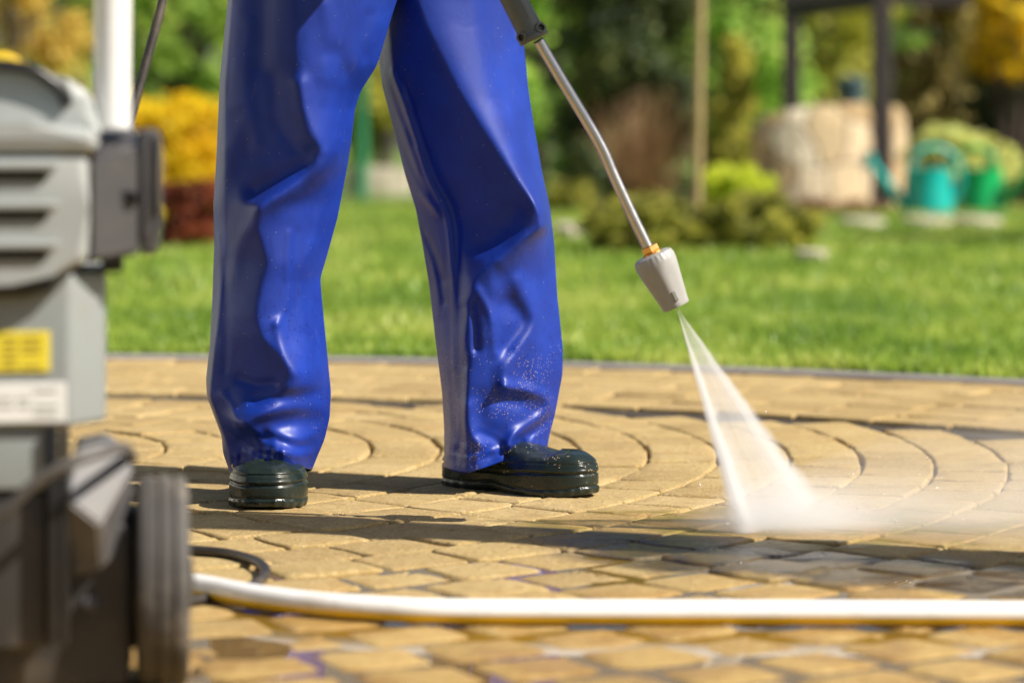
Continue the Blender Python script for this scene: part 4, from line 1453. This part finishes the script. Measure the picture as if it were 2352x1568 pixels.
# base
bm = bmesh.new()
b_prism(bm, [(mx(106), mz(988)), (mx(106), mz(1130)), (mm(106), mz(1130)), (mm(106), mz(988))], YM + 0.006, YM + 0.2, 0.005)
link('base_panel', done(bm, True, 30), M['mgrey2'], washer)
bm = bmesh.new()
b_prism(bm, [(mx(108), mz(1134)), (mx(108), mz(1500)), (mm(108), mz(1500)), (mm(108), mz(1134))], YM + 0.012, YM + 0.2, 0.006)
b_prism(bm, [(mx(160), mz(1200)), (mx(302), mz(1230)), (mx(302), mz(1560)), (mx(285), mz(1612)), (mm(285), mz(1612)), (mm(302), mz(1560)), (mm(302), mz(1230)), (mm(160), mz(1200))], YM + 0.05, YM + 0.24, 0.008)
link('base', done(bm, True, 30), M['mbase'], washer)
for s_ in (1, -1):
    bm = bmesh.new()
    f_ = (lambda q: mx(q)) if s_ > 0 else (lambda q: mm(q))
    b_box(bm, ((f_(120)), YM + 0.012, (mz(985) + mz(1490)) / 2), (0.010, 0.03, mz(985) - mz(1490)), 0.004)
    b_box(bm, ((f_(146)), YM + 0.014, (mz(985) + mz(1490)) / 2), (0.009, 0.03, mz(985) - mz(1490)), 0.004)
    link('frame_post', done(bm, True, 30), M['mblack'], washer)
    # faceted wheel bracket
    bm = bmesh.new()
    q = [Vector((f_(168), YM + 0.04, mz(1050))), Vector((f_(240), YM + 0.05, mz(1036))), Vector((f_(302), YM + 0.05, mz(1092))), Vector((f_(226), YM - 0.01, mz(1206))), Vector((f_(152), YM - 0.004, mz(1148))),
         Vector((f_(303), YM + 0.06, mz(1135))), Vector((f_(236), YM + 0.005, mz(1312))), Vector((f_(165), YM + 0.01, mz(1332))),
         Vector((f_(168), YM + 0.16, mz(1050))), Vector((f_(240), YM + 0.16, mz(1036))), Vector((f_(303), YM + 0.16, mz(1092))), Vector((f_(303), YM + 0.16, mz(1300))), Vector((f_(165), YM + 0.16, mz(1332)))]
    bv = [bm.verts.new(p) for p in q]
    for f in ((0, 1, 2, 3, 4), (2, 5, 6, 3), (4, 3, 6, 7), (0, 8, 9, 1), (1, 9, 10, 2), (2, 10, 11, 5), (5, 11, 6), (6, 11, 12, 7), (0, 4, 7, 12, 8), (8, 12, 11, 10, 9)):
        nf = bm.faces.new([bv[i] for i in f])
        nf.material_index = 0 if f in ((0, 1, 2, 3, 4), (0, 8, 9, 1), (1, 9, 10, 2)) else 1
    bmesh.ops.bevel(bm, geom=list(bm.edges), offset=0.0025, segments=2, affect='EDGES')
    wb = done(bm, True, 25); wb.materials.append(M['bracket']); wb.materials.append(M['mdark'])
    link('wheel_bracket', wb, None, washer)
    # wheel
    wc = Vector((mx(375) if s_ > 0 else mm(375), YM + 0.105, 0.1015))
    axis = Vector((s_, 0, 0))
    Mx = frame_to(wc, axis)
    bm = bmesh.new()
    hwid = 0.0245
    pr = [(0.060, -hwid + 0.002), (0.092, -hwid), (0.0985, -hwid + 0.003), (0.1005, -hwid + 0.007), (0.1012, -0.0085), (0.0985, -0.0075), (0.0985, -0.0035), (0.1015, -0.0025), (0.1015, 0.0065), (0.0982, 0.0075), (0.0982, 0.0115), (0.1008, 0.0125), (0.1000, hwid - 0.006), (0.0975, hwid - 0.002), (0.092, hwid), (0.060, hwid - 0.002)]
    b_lathe(bm, pr, Mx, 72)
    wh = link('wheel', done(bm, True, 30), M['tyre'], washer)
    bm = bmesh.new()
    b_lathe(bm, [(0.059, -hwid - 0.002), (0.061, hwid - 0.004), (0.058, hwid + 0.001), (0.03, hwid - 0.006), (0.02, hwid + 0.004), (0.005, hwid + 0.006)], Mx, 40)
    link('rim', done(bm, True, 30), M['mblack'], wh)
bm = bmesh.new()
b_lathe(bm, [(0.008, 0), (0.008, 0.004), (0.004, 0.006)], frame_to((mx(205), YM + 0.049, mz(1410)), (0.2, -1, 0.25)), 20)
link('bolt', done(bm, True, 40), M['mdark'], washer)
bm = bmesh.new()
b_box(bm, (-0.49, YM + 0.125, 0.105), (mx(352) - mm(352), 0.075, 0.13), 0.006)
link('axle_housing', done(bm, True, 30), M['mblack'], washer)
tag(link('power_cord', tube_me(spline([(-0.62, YM + 0.02, 0.06), (mx(-40) - 0.02, YM - 0.05, mz(1240)), (mx(30), YM - 0.06, mz(1160)), (mx(110), YM - 0.06, mz(1088)), (mx(190), YM - 0.055, mz(1045)), (mx(255), YM - 0.03, mz(1028)), (mx(280), YM + 0.02, mz(1034)), (mx(270), YM + 0.10, mz(1080))], 70), 0.0055, 12), M['cord']), 'grey cord draped across the lower front of the machine', 'cord')

washer.rotation_euler = (0, 0, R(8.0))
washer.location.x -= 0.020

# ------------------------------------------------------------------ plants
def leaf_mesh(centers, rads, nper, size, aspect=0.55, flat=0.5, seed=1, droop=0.0):
    """leaf-sized faces in clumps: centers (n,3), rads (n,)"""
    g = np.random.default_rng(seed)
    centers = np.asarray(centers); rads = np.asarray(rads)
    idx = np.repeat(np.arange(len(centers)), nper)
    n = len(idx)
    d = g.normal(0, 1, (n, 3)); d /= np.linalg.norm(d, axis=1)[:, None]
    rr = g.random(n) ** 0.45
    P = centers[idx] + d * (rads[idx] * rr)[:, None] * np.array([1, 1, 0.8])
    P[:, 2] = np.maximum(P[:, 2], 0.01)
    nrm = d * (1 - flat) + np.array([0, 0, 1]) * flat + g.normal(0, 0.45, (n, 3))
    nrm /= np.linalg.norm(nrm, axis=1)[:, None]
    t = np.cross(nrm, g.normal(0, 1, (n, 3))); t /= np.linalg.norm(t, axis=1)[:, None]
    t[:, 2] -= droop; t /= np.linalg.norm(t, axis=1)[:, None]
    b = np.cross(nrm, t)
    s = size * (0.6 + 0.8 * g.random(n))
    L = t * s[:, None]; W = b * (s * aspect)[:, None]
    V = np.stack([P - L, P + W * 0.9 + nrm * (s * 0.15)[:, None], P + L, P - W * 0.9 + nrm * (s * 0.15)[:, None]], 1).reshape(-1, 3)
    o = np.arange(n) * 4
    return mk(V, np.stack([o, o + 1, o + 2, o + 3], 1), None, False)


def crown_clumps(g, n, rx, ry, z0, z1, cr, shape='round'):
    c, r = [], []
    for _ in range(n):
        t = g.random()
        a = g.random() * 6.283
        if shape == 'cone':
            t = g.random() ** 1.4
            k = (1 - t) * 0.95 + 0.05
            q = (0.55 + 0.45 * g.random()) * k
        elif shape == 'round':
            k = math.sqrt(max(0.05, 1 - (2 * t - 0.9) ** 2 / 1.25))
            q = (0.35 + 0.65 * math.sqrt(g.random())) * k
        elif shape == 'box':
            k = 1.0 if t < 0.9 else 0.85
            q = math.sqrt(g.random()) * k
        else:   # column
            k = 1.0 if t < 0.75 else (1 - t) / 0.25 * 0.8 + 0.2
            q = math.sqrt(g.random()) * k
        c.append((rx * q * math.cos(a), ry * q * math.sin(a), z0 + (z1 - z0) * t))
        r.append(cr * (0.6 + 0.8 * g.random()))
    return np.array(c), np.array(r)


def plant(name, label, cat, px, Y, rx, z0, z1, mat, n=60, cr=0.22, nper=70, size=0.05, shape='round', ry=None, aspect=0.55, group=None, seed=1, trunk=True, crown='foliage', stems=5, droop=0.0, flat=0.5):
    x = (px - HX) / FPX * Y
    root = empty(name, (x, Y, 0), label, cat, group)
    g = np.random.default_rng(seed)
    c, r = crown_clumps(g, n, rx, ry or rx, z0, z1, cr, shape)
    o = link(crown, leaf_mesh(c, r, nper, size, aspect, seed=seed, droop=droop, flat=flat), mat, root, False)
    if trunk:
        VV, QQ, TT = [], [], []
        def add(v, q, t):
            k = len(VV)
            VV.extend(v); QQ.extend([tuple(i + k for i in f) for f in q]); TT.extend([tuple(i + k for i in f) for f in t])
        tr = max(0.018, 0.035 * (z1 / 2))
        if stems <= 1:
            add(*tube_np(spline([(0, 0, -0.05), (0.03, 0, z1 * 0.3), (-0.02, 0.02, z1 * 0.6), (0, 0, z1 * 0.9)], 14), [tr * 1.5 * (1 - 0.85 * i / 14) for i in range(16)], 9))
        tops = g.permutation(len(c))[:max(stems, 8)]
        for j in tops:
            e = c[j]
            b0 = Vector((0.0, 0.0, z0 * 0.8 if stems <= 1 else 0.0)) + Vector((g.normal(0, .03), g.normal(0, .03), 0))
            m1 = Vector((e[0] * .45, e[1] * .45, (b0.z + e[2]) / 2 + 0.05))
            add(*tube_np(spline([b0, m1, tuple(e)], 8), [tr * (0.75 - 0.55 * i / 8) for i in range(10)], 7))
        link('trunk' if stems <= 1 else 'stem', mk(VV, QQ, TT), M['bark'], root, False)
    return root


F = {}
F['green'] = foliage('green_leaves', [(0, (0.06, 0.11, 0.02)), (0.5, (0.17, 0.25, 0.045)), (1, (0.34, 0.40, 0.09))], 1.2)
F['bright'] = foliage('bright_green_leaves', [(0, (0.08, 0.16, 0.028)), (0.5, (0.21, 0.31, 0.06)), (1, (0.38, 0.43, 0.11))], 1.4)
F['lime'] = foliage('lime_leaves', [(0, (0.14, 0.20, 0.01)), (0.5, (0.34, 0.40, 0.02)), (1, (0.55, 0.56, 0.14))], 5)
F['olive'] = foliage('golden_olive_leaves', [(0, (0.12, 0.08, 0.015)), (0.5, (0.30, 0.21, 0.045)), (1, (0.44, 0.32, 0.09))], 2.5)
F['oliveb'] = foliage('brownish_olive_needles', [(0, (0.035, 0.035, 0.010)), (0.5, (0.13, 0.11, 0.035)), (1, (0.27, 0.22, 0.075))], 2.2, gain=2.8)
F['yellow'] = foliage('yellow_flowers', [(0, (0.66, 0.33, 0.008)), (0.35, (0.80, 0.54, 0.01)), (1, (0.90, 0.70, 0.02))], 3.0, trans=0.3, gain=1.0)
F['red'] = foliage('dark_red_leaves', [(0, (0.035, 0.010, 0.006)), (0.6, (0.12, 0.030, 0.014)), (1, (0.22, 0.065, 0.025))], 4)
F['dark'] = foliage('dark_needles', [(0, (0.014, 0.024, 0.010)), (0.55, (0.035, 0.055, 0.018)), (1, (0.16, 0.17, 0.04))], 1.8, trans=0.25, gain=1.8)
F['juniper'] = foliage('juniper_needles', [(0, (0.02, 0.028, 0.008)), (0.5, (0.10, 0.10, 0.017)), (1, (0.28, 0.25, 0.035))], 6.5, trans=0.3, gain=3.2)
F['gold'] = foliage('golden_conifer_needles', [(0, (0.08, 0.09, 0.016)), (0.5, (0.23, 0.22, 0.035)), (1, (0.38, 0.35, 0.075))], 3)
F['brown'] = foliage('dry_brown_stems', [(0, (0.12, 0.07, 0.04)), (0.5, (0.28, 0.16, 0.08)), (1, (0.46, 0.32, 0.19))], 3, gain=1.3)
F['pale'] = foliage('pale_flowers', [(0, (0.18, 0.26, 0.03)), (0.5, (0.42, 0.46, 0.12)), (1, (0.66, 0.64, 0.32))], 8)

# a far hedge closes the garden; trees in front of it
def hedge():
    g = np.random.default_rng(3)
    c, r = [], []
    for i in range(420):
        x = -17 + 34 * g.random()
        c.append((x, g.normal(0, 0.5), 0.1 + 4.4 * g.random() ** 0.9))
        r.append(0.45 + 0.4 * g.random())
    root = empty('hedge', (0, 44, 0), 'tall dark green hedge closing the far end of the garden', 'hedge')
    link('foliage', leaf_mesh(np.array(c), np.array(r), 60, 0.16, seed=4), F['green'], root, False)
    VV, QQ, TT = [], [], []
    for i in range(34):
        x = -17 + i
        v, q, t = tube_np([Vector((x, 0, 0)), Vector((x + .1, 0, 2)), Vector((x, 0, 4))], [0.1, 0.07, 0.03], 7)
        k = len(VV); VV += v; QQ += [tuple(a + k for a in f) for f in q]; TT += [tuple(a + k for a in f) for f in t]
    link('trunk', mk(VV, QQ, TT), M['bark'], root, False)


hedge()
plant('tree', 'green leafy tree behind the yellow flowering bush', 'tree', 420, 31, 1.1, 1.1, 3.9, F['green'], 70, 0.33, 80, 0.075, stems=1, seed=21)
plant('tree', 'yellow green tree seen between the two trouser legs', 'tree', 880, 33, 1.0, 0.7, 3.6, F['gold'], 60, 0.33, 70, 0.075, stems=1, seed=22)
plant('tree', 'light green tree behind the dark conifer and the spray lance', 'tree', 1235, 30, 0.75, 0.7, 3.6, F['bright'], 60, 0.32, 80, 0.075, stems=1, seed=23)
plant('tree', 'bright green tree between bamboo cane and pergola', 'tree', 1700, 32, 0.75, 0.6, 4.0, F['bright'], 80, 0.32, 80, 0.075, stems=1, seed=24)
plant('tree', 'yellow green young tree seen through the pergola', 'tree', 1900, 34, 0.7, 0.5, 3.6, F['gold'], 60, 0.3, 80, 0.07, stems=1, seed=25)
plant('shrub', 'golden olive shrub behind the machine handle', 'shrub', 70, 16, 0.52, 0.1, 2.0, F['olive'], 130, 0.13, 70, 0.028, shape='column', seed=26)
plant('shrub', 'bright yellow flowering bush left of the trousers', 'shrub', 365, 17.2, 0.44, 0.08, 0.74, F['yellow'], 220, 0.10, 90, 0.022, shape='box', seed=27)
plant('shrub', 'dark red leaved bush in front of the yellow bush', 'shrub', 435, 13.7, 0.155, 0.03, 0.30, F['red'], 100, 0.05, 70, 0.014, shape='box', seed=28)
plant('conifer', 'broad dark green conifer behind the spray lance', 'conifer', 1435, 23, 0.60, 0.05, 3.2, F['dark'], 200, 0.2, 90, 0.05, shape='column', seed=29, aspect=0.35, stems=1, crown='crown', trunk=True)
plant('shrub', 'low green shrub at the foot of the dark conifer', 'shrub', 1310, 20.5, 0.22, 0.02, 0.2, F['juniper'], 40, 0.07, 60, 0.02, seed=30)
plant('conifer', 'golden conifer behind the lime shrub and left of the stone wall', 'conifer', 1690, 22.5, 0.26, 0.05, 1.3, F['gold'], 90, 0.10, 80, 0.03, shape='cone', seed=31, stems=1, crown='crown')
plant('shrub', 'lime green shrub beside the bamboo cane', 'shrub', 1690, 18.2, 0.23, 0.10, 0.33, F['lime'], 90, 0.05, 80, 0.016, shape='box', seed=32)
plant('shrub', 'low spreading juniper left of the bamboo cane', 'shrub', 1475, 13.0, 0.29, 0.02, 0.26, F['juniper'], 125, 0.045, 70, 0.014, seed=33, ry=0.25)
plant('shrub', 'low spreading juniper right of the bamboo cane', 'shrub', 1735, 13.1, 0.30, 0.02, 0.26, F['juniper'], 130, 0.045, 70, 0.014, seed=34, ry=0.25)
plant('conifer', 'brownish olive conifer right of the pergola post', 'conifer', 2160, 24, 0.42, 0.05, 3.0, F['oliveb'], 150, 0.16, 80, 0.04, shape='column', seed=35, stems=1, crown='crown')
plant('shrub', 'tall yellow flowering bush at the right edge', 'shrub', 2330, 22.5, 0.33, 0.95, 2.1, F['yellow'], 60, 0.14, 70, 0.035, seed=36)
plant('conifer', 'dark green conifer behind the green watering can', 'conifer', 2330, 23, 0.42, 0.03, 1.35, F['dark'], 110, 0.15, 80, 0.035, seed=37, stems=1, crown='crown')
plant('shrub', 'olive shrub in front of the tall yellow bush', 'shrub', 2320, 25, 0.55, 0.3, 1.5, F['oliveb'], 90, 0.16, 70, 0.035, seed=38)
plant('shrub', 'dry brown low plant at the foot of the stone wall', 'shrub', 1900, 19.3, 0.40, 0.0, 0.10, F['brown'], 50, 0.05, 60, 0.018, seed=39, ry=0.2)


def blades(name, label, cat, px, Y, n, ln, spread, mat, seed):
    x = (px - HX) / FPX * Y
    g = np.random.default_rng(seed)
    a = g.random(n) * 6.283
    sp = spread * g.random(n) ** 0.7
    L = ln * (0.6 + 0.5 * g.random(n))
    b = np.stack([g.normal(0, 0.05, n), g.normal(0, 0.05, n), np.zeros(n)], 1)
    d = np.stack([np.cos(a) * sp, np.sin(a) * sp, np.ones(n)], 1); d /= np.linalg.norm(d, axis=1)[:, None]
    m = b + d * (L * 0.6)[:, None]
    e = b + d * L[:, None] + np.stack([np.cos(a) * sp * 0.12, np.sin(a) * sp * .12, -0.05 * sp], 1)
    wv = np.stack([-np.sin(a), np.cos(a), np.zeros(n)], 1) * 0.005 + g.normal(0, 0.002, (n, 3))
    V = np.stack([b - wv, b + wv, m + wv, m - wv, e + wv * 0.3, e - wv * 0.3], 1).reshape(-1, 3)
    o = np.arange(n) * 6
    Q = np.concatenate([np.stack([o, o + 1, o + 2, o + 3], 1), np.stack([o + 3, o + 2, o + 4, o + 5], 1)])
    ob = link(name, mk(V, Q, None, False), mat)
    ob.location = (x, Y, 0)
    return tag(ob, label, cat)


blades('ornamental_grass', 'dry brown ornamental grass tuft in front of the dark conifer', 'ornamental grass', 1485, 19.6, 150, 0.92, 0.68, F['brown'], 41)

plant('tree', 'small leafy garden tree on the lawn beyond the right edge', 'tree', 1176 + 4.3 / 13.9 * FPX, 13.9, 0.35, 1.35, 2.6, F['green'], 40, 0.18, 70, 0.04, stems=1, seed=61)

# bamboo cane
ct, cb = at(1610, -120, 13.3), at(1600, 583, 13.3)
cpath = [cb + (ct - cb) * (i / 40) for i in range(41)]
tag(link('bamboo_cane', tube_me(cpath, [0.021 + (0.003 if i % 6 == 0 else 0) for i in range(41)], 14), M['cane']), 'upright pale bamboo cane standing in the lawn between junipers', 'garden cane')

# pergola
perg = empty('pergola', at(1925, 0, 22) * 1.0, 'dark wooden pergola above the stone wall', 'pergola')
perg.location.z = 0
def post(px0, px1, Y, ztop):
    bm = bmesh.new()
    p0, p1 = at(px0, 0, Y), at(px1, 0, Y)
    c = (p0 + p1) / 2
    wd = p1.x - p0.x
    b_box(bm, (c.x, Y, ztop / 2), (wd, wd, ztop), 0.015)
    return link('post', done(bm), M['pergola'], perg)
post(2003, 2047, 20.9, 1.75)
post(1797, 1838, 23.5, 1.75)
post(2240, 2275, 23.5, 1.75)
bm = bmesh.new()
z0 = at(0, 38, 22.2).z
xa, xb = at(1780, 0, 22.2).x, at(2062, 0, 22.2).x
b_box(bm, ((at(1818, 0, 23.5).x + at(2258, 0, 23.5).x) / 2, 23.5, 1.69), (1.75, 0.10, 0.14), 0.01)
link('beam', done(bm), M['pergola'], perg)
for pA, pB in (((1818, 23.3), (2025, 21.05)),):
    bm = bmesh.new()
    a_, b_ = at(pA[0], 0, pA[1]), at(pB[0], 0, pB[1])
    a_.z = b_.z = 1.58
    dv = b_ - a_
    ang = math.atan2(dv.y, dv.x)
    b_box(bm, (a_ + b_) / 2, (dv.length, 0.09, 0.15), 0.01, Matrix.Rotation(ang, 3, 'Z'))
    link('beam', done(bm), M['pergola'], perg)

# stone wall: curved lump of rubble masonry
def stone_wall():
    bm = bmesh.new()
    Y = 20.6
    top = [(1738, 292), (1760, 270), (1810, 254), (1880, 243), (1960, 238), (2030, 237), (2085, 242), (2104, 262), (2110, 300)]
    n = 60
    fr, bk = [], []
    g = np.random.default_rng(5)
    for i in range(n):
        px = 1738 + (2110 - 1738) * i / (n - 1)
        s = (px - 1738) / (2110 - 1738)
        zt = at(0, np.interp(px, [p[0] for p in top], [p[1] for p in top]), Y).z + g.normal(0, 0.006)
        yo = Y + 1.15 * (s - 0.28) ** 2
        x = at(px, 0, Y).x
        fcol = [bm.verts.new((x, yo + g.normal(0, 0.006) + (0.03 if k == 8 else 0), zt * k / 8)) for k in range(9)]
        bcol = [bm.verts.new((x, yo + 0.32, zt * k / 8)) for k in range(9)]
        fr.append(fcol); bk.append(bcol)
    for i in range(n - 1):
        for k in range(8):
            bm.faces.new((fr[i][k], fr[i + 1][k], fr[i + 1][k + 1], fr[i][k + 1]))
            bm.faces.new((bk[i][k], bk[i][k + 1], bk[i + 1][k + 1], bk[i + 1][k]))
        bm.faces.new((fr[i][8], fr[i + 1][8], bk[i + 1][8], bk[i][8]))
    for e in (0, n - 1):
        for k in range(8):
            bm.faces.new((fr[e][k], fr[e][k + 1], bk[e][k + 1], bk[e][k]))
    return done(bm, True, 50)


tag(link('stone_wall', stone_wall(), M['stone_wall']), 'low curved wall of pale sandstone rubble under the pergola', 'wall')

bm = bmesh.new()
bc = at(1957, 0, 25.5)
b_lathe(bm, [(0.11, 0), (0.125, 0.05), (0.13, 0.5), (0.125, 1.0), (0.135, 1.01), (0.135, 1.05), (0.10, 1.08), (0.03, 1.09)], Matrix.Translation((bc.x, 25.5, 0)), 28)
tag(link('barrel', done(bm, True, 40), M['barrel']), 'blue grey lidded barrel standing behind the stone wall', 'barrel')


# watering cans
def can(name, label, px, Y, mat, sc, rot):
    c = at(px, 0, Y)
    root = empty(name, (c.x, Y, 0), label, 'watering can', 'plastic watering cans by the stone wall')
    root.rotation_euler = (0, 0, rot)
    root.scale = (sc, sc, sc)
    bm = bmesh.new()
    b_lathe(bm, [(0.125, 0), (0.135, 0.01), (0.128, 0.13), (0.118, 0.235), (0.122, 0.25), (0.114, 0.252), (0.105, 0.23), (0.01, 0.22)], None, 40)
    link('body', done(bm, True, 40), mat, root, False)
    link('spout', tube_me(spline([(-0.11, 0, 0.06), (-0.18, 0, 0.12), (-0.24, 0, 0.20), (-0.30, 0, 0.275)], 20), [0.034 - 0.016 * i / 20 for i in range(22)], 16), mat, root, False)
    bm = bmesh.new()
    b_lathe(bm, [(0.018, 0), (0.05, 0.035), (0.052, 0.045), (0.01, 0.05)], frame_to((-0.295, 0, 0.27), (-0.7, 0, 0.6)), 24)
    link('rose', done(bm, True, 40), mat, root, False)
    link('handle', tube_me(spline([(-0.09, 0, 0.245), (-0.06, 0, 0.33), (0.04, 0, 0.365), (0.14, 0, 0.32), (0.185, 0, 0.22), (0.165, 0, 0.12), (0.12, 0, 0.07)], 40), 0.015, 12), mat, root, False)
    return root


can('watering_can', 'teal watering can with raised spout pointing left', 2130, 19.5, M['teal'], 1.30, R(8))
can('watering_can', 'bright green watering can beside the teal one', 2252, 19.8, M['green_can'], 1.28, R(150))
plant('flowering_plant', 'pale flowering plant rising behind the teal watering can', 'flowering plant', 2165, 20.2, 0.25, 0.25, 0.60, F['pale'], 50, 0.06, 60, 0.02, seed=51)
plant('flowering_plant', 'pale flowering plant rising behind the green watering can', 'flowering plant', 2275, 20.5, 0.28, 0.2, 0.54, F['pale'], 50, 0.06, 60, 0.02, seed=52)

# things between the legs
bm = bmesh.new()
p = at(830, 0, 25)
b_lathe(bm, [(0.055, 0), (0.055, 1.02), (0.06, 1.03), (0.06, 1.06), (0.02, 1.09)], Matrix.Translation((p.x, 25, 0)), 20)
tag(link('post', done(bm, True, 40), M['green_post']), 'green painted post seen between the trouser legs', 'post')


def stone(name, label, cat, px, py, wx, dy, h, mat, group=None, seed=1):
    c = gnd(px, py)
    g = random.Random(seed)
    bm = bmesh.new()
    n = 22
    pts = []
    for i in range(n):
        a = 2 * math.pi * i / n
        r = 1 + 0.09 * math.sin(3 * a + g.random() * 2) + 0.05 * g.random()
        pts.append((c.x + wx / 2 * r * math.copysign(abs(math.cos(a)) ** 0.6, math.cos(a)), c.y + dy / 2 * r * math.copysign(abs(math.sin(a)) ** 0.6, math.sin(a))))
    b_prismz(bm, pts, -0.03, h, min(0.012, h * 0.3), 2)
    return tag(link(name, done(bm, True, 40), mat), label, cat, group)


stone('stone_block', 'pale stone block on the lawn between the trouser legs', 'stone', 868, 446, 0.62, 0.3, 0.26, M['pale_stone'])
sg = 'stepping stones in the lawn'
stone('stepping_stone', 'pale stepping stone just right of the blue trousers', 'stepping stone', 1322, 540, 0.20, 0.9, 0.055, M['pale_stone'], sg, 2)
stone('stepping_stone', 'pale stepping stone in front of the stone wall', 'stepping stone', 1980, 524, 0.22, 0.7, 0.055, M['pale_stone'], sg, 3)
stone('stepping_stone', 'pale stepping stone in front of the teal watering can', 'stepping stone', 2130, 521, 0.26, 0.6, 0.055, M['pale_stone'], sg, 4)
stone('stepping_stone', 'pale stepping stone in front of the green watering can', 'stepping stone', 2245, 521, 0.24, 0.6, 0.055, M['pale_stone'], sg, 5)
stone('stepping_stone', 'pale stepping stone right of the junipers', 'stepping stone', 1862, 602, 0.12, 0.3, 0.05, M['pale_stone'], sg, 6)
bm = bmesh.new()
bmesh.ops.create_icosphere(bm, subdivisions=3, radius=0.05)
for v_ in bm.verts: v_.co = Vector((v_.co.x * 1.1, v_.co.y, v_.co.z * 0.85)) * (1 + 0.08 * math.sin(v_.co.x * 90 + v_.co.y * 60))
pe = link('pebble', done(bm, True, 60), M['label_white'])
pc_ = gnd(1846, 535); pe.location = (pc_.x, pc_.y, 0.05)
tag(pe, 'round white pebble at the right end of the juniper', 'stone')

# bark-brown bed under the shrubs
V = []
bed = [(300, 505), (470, 510), (620, 505)]
def bed_me(x0, x1, y0, y1):
    n = 40
    V, Q = [], []
    for i in range(n):
        t = i / (n - 1)
        x = x0 + (x1 - x0) * t
        V.append((x, y0 + 0.25 * math.sin(t * 9) * 0.6, 0.006)); V.append((x, y1, 0.006))
    for i in range(n - 1): Q.append((2 * i, 2 * i + 2, 2 * i + 3, 2 * i + 1))
    return mk(V, Q, None, False)
M['bed'] = plastic('bark_mulch', (0.10, 0.055, 0.03), 0.9, 0.6, (0.2, 0.12, 0.06), 0.6)
tag(link('flower_bed', bed_me(0.6, 7.0, 19.6, 28), M['bed']), kind='structure')

# ------------------------------------------------------------------ wooden post outside the frame on the right: its shadow crosses the paving
bm = bmesh.new()
pb = Vector((1.32, 3.292, 0))
b_box(bm, (pb.x, pb.y, 1.05), (0.12, 0.12, 2.10), 0.008, Matrix.Rotation(R(20), 3, 'Z'))
pst = empty('garden_post', tuple(pb), 'dark wooden post on the paving beyond the right edge', 'post')
link('shaft', done(bm), M['pergola'], pst)
bm = bmesh.new()
b_lathe(bm, [(0.075, 2.101), (0.085, 2.115), (0.06, 2.15), (0.01, 2.18)], Matrix.Translation(pb), 4)
link('cap', done(bm), M['pergola'], pst)

# ------------------------------------------------------------------ added reflector shaped as an unseen white building; the fabric mirrors its sunlit wall
M['render'] = plastic('reflector_white_render', (0.80, 0.79, 0.77), 0.85, 0.25, (0.6, 0.57, 0.5), 0.2)
M['roof'] = plastic('clay_roof', (0.28, 0.10, 0.06), 0.8, 0.3)
M['glass'] = plastic('dark_window_glass', (0.02, 0.025, 0.03), 0.05, 0.0)
reflector_house = empty('reflector_house', (-11.5, 13.0, 0), 'unseen white building added beyond the left edge as a reflector for the trousers', 'reflector_house')
bm = bmesh.new()
b_box(bm, (-11.5, 13.0, 1.95), (5.0, 22.0, 4.0))
hw_ = link('wall', done(bm), M['render'], reflector_house)
bm = bmesh.new()
for (x0, x1, z0_, z1_) in ((-14.5, -11.5, 3.9, 5.6),):
    a_ = [bm.verts.new(p) for p in ((-14.5, 1.6, 3.96), (-8.5, 1.6, 3.96), (-11.5, 1.6, 5.9), (-14.5, 24.4, 3.96), (-8.5, 24.4, 3.96), (-11.5, 24.4, 5.9))]
    for f in ((0, 1, 2), (3, 5, 4), (0, 3, 4, 1), (1, 4, 5, 2), (0, 2, 5, 3)): bm.faces.new([a_[i] for i in f])
link('roof', done(bm), M['roof'], reflector_house)
for yy in (5.0, 9.5, 14.0, 20.5):
    bm = bmesh.new()
    b_box(bm, (-8.99, yy, 1.75), (0.10, 1.3, 1.3), 0.01)
    wn = link('window', done(bm), M['render'], reflector_house)
    bm = bmesh.new()
    b_box(bm, (-8.965, yy, 1.75), (0.07, 1.1, 1.1))
    link('pane', done(bm), M['glass'], wn)
bm = bmesh.new()
b_box(bm, (-8.99, 17.2, 1.02), (0.08, 1.0, 2.1), 0.01)
link('door', done(bm), M['pergola'], reflector_house)
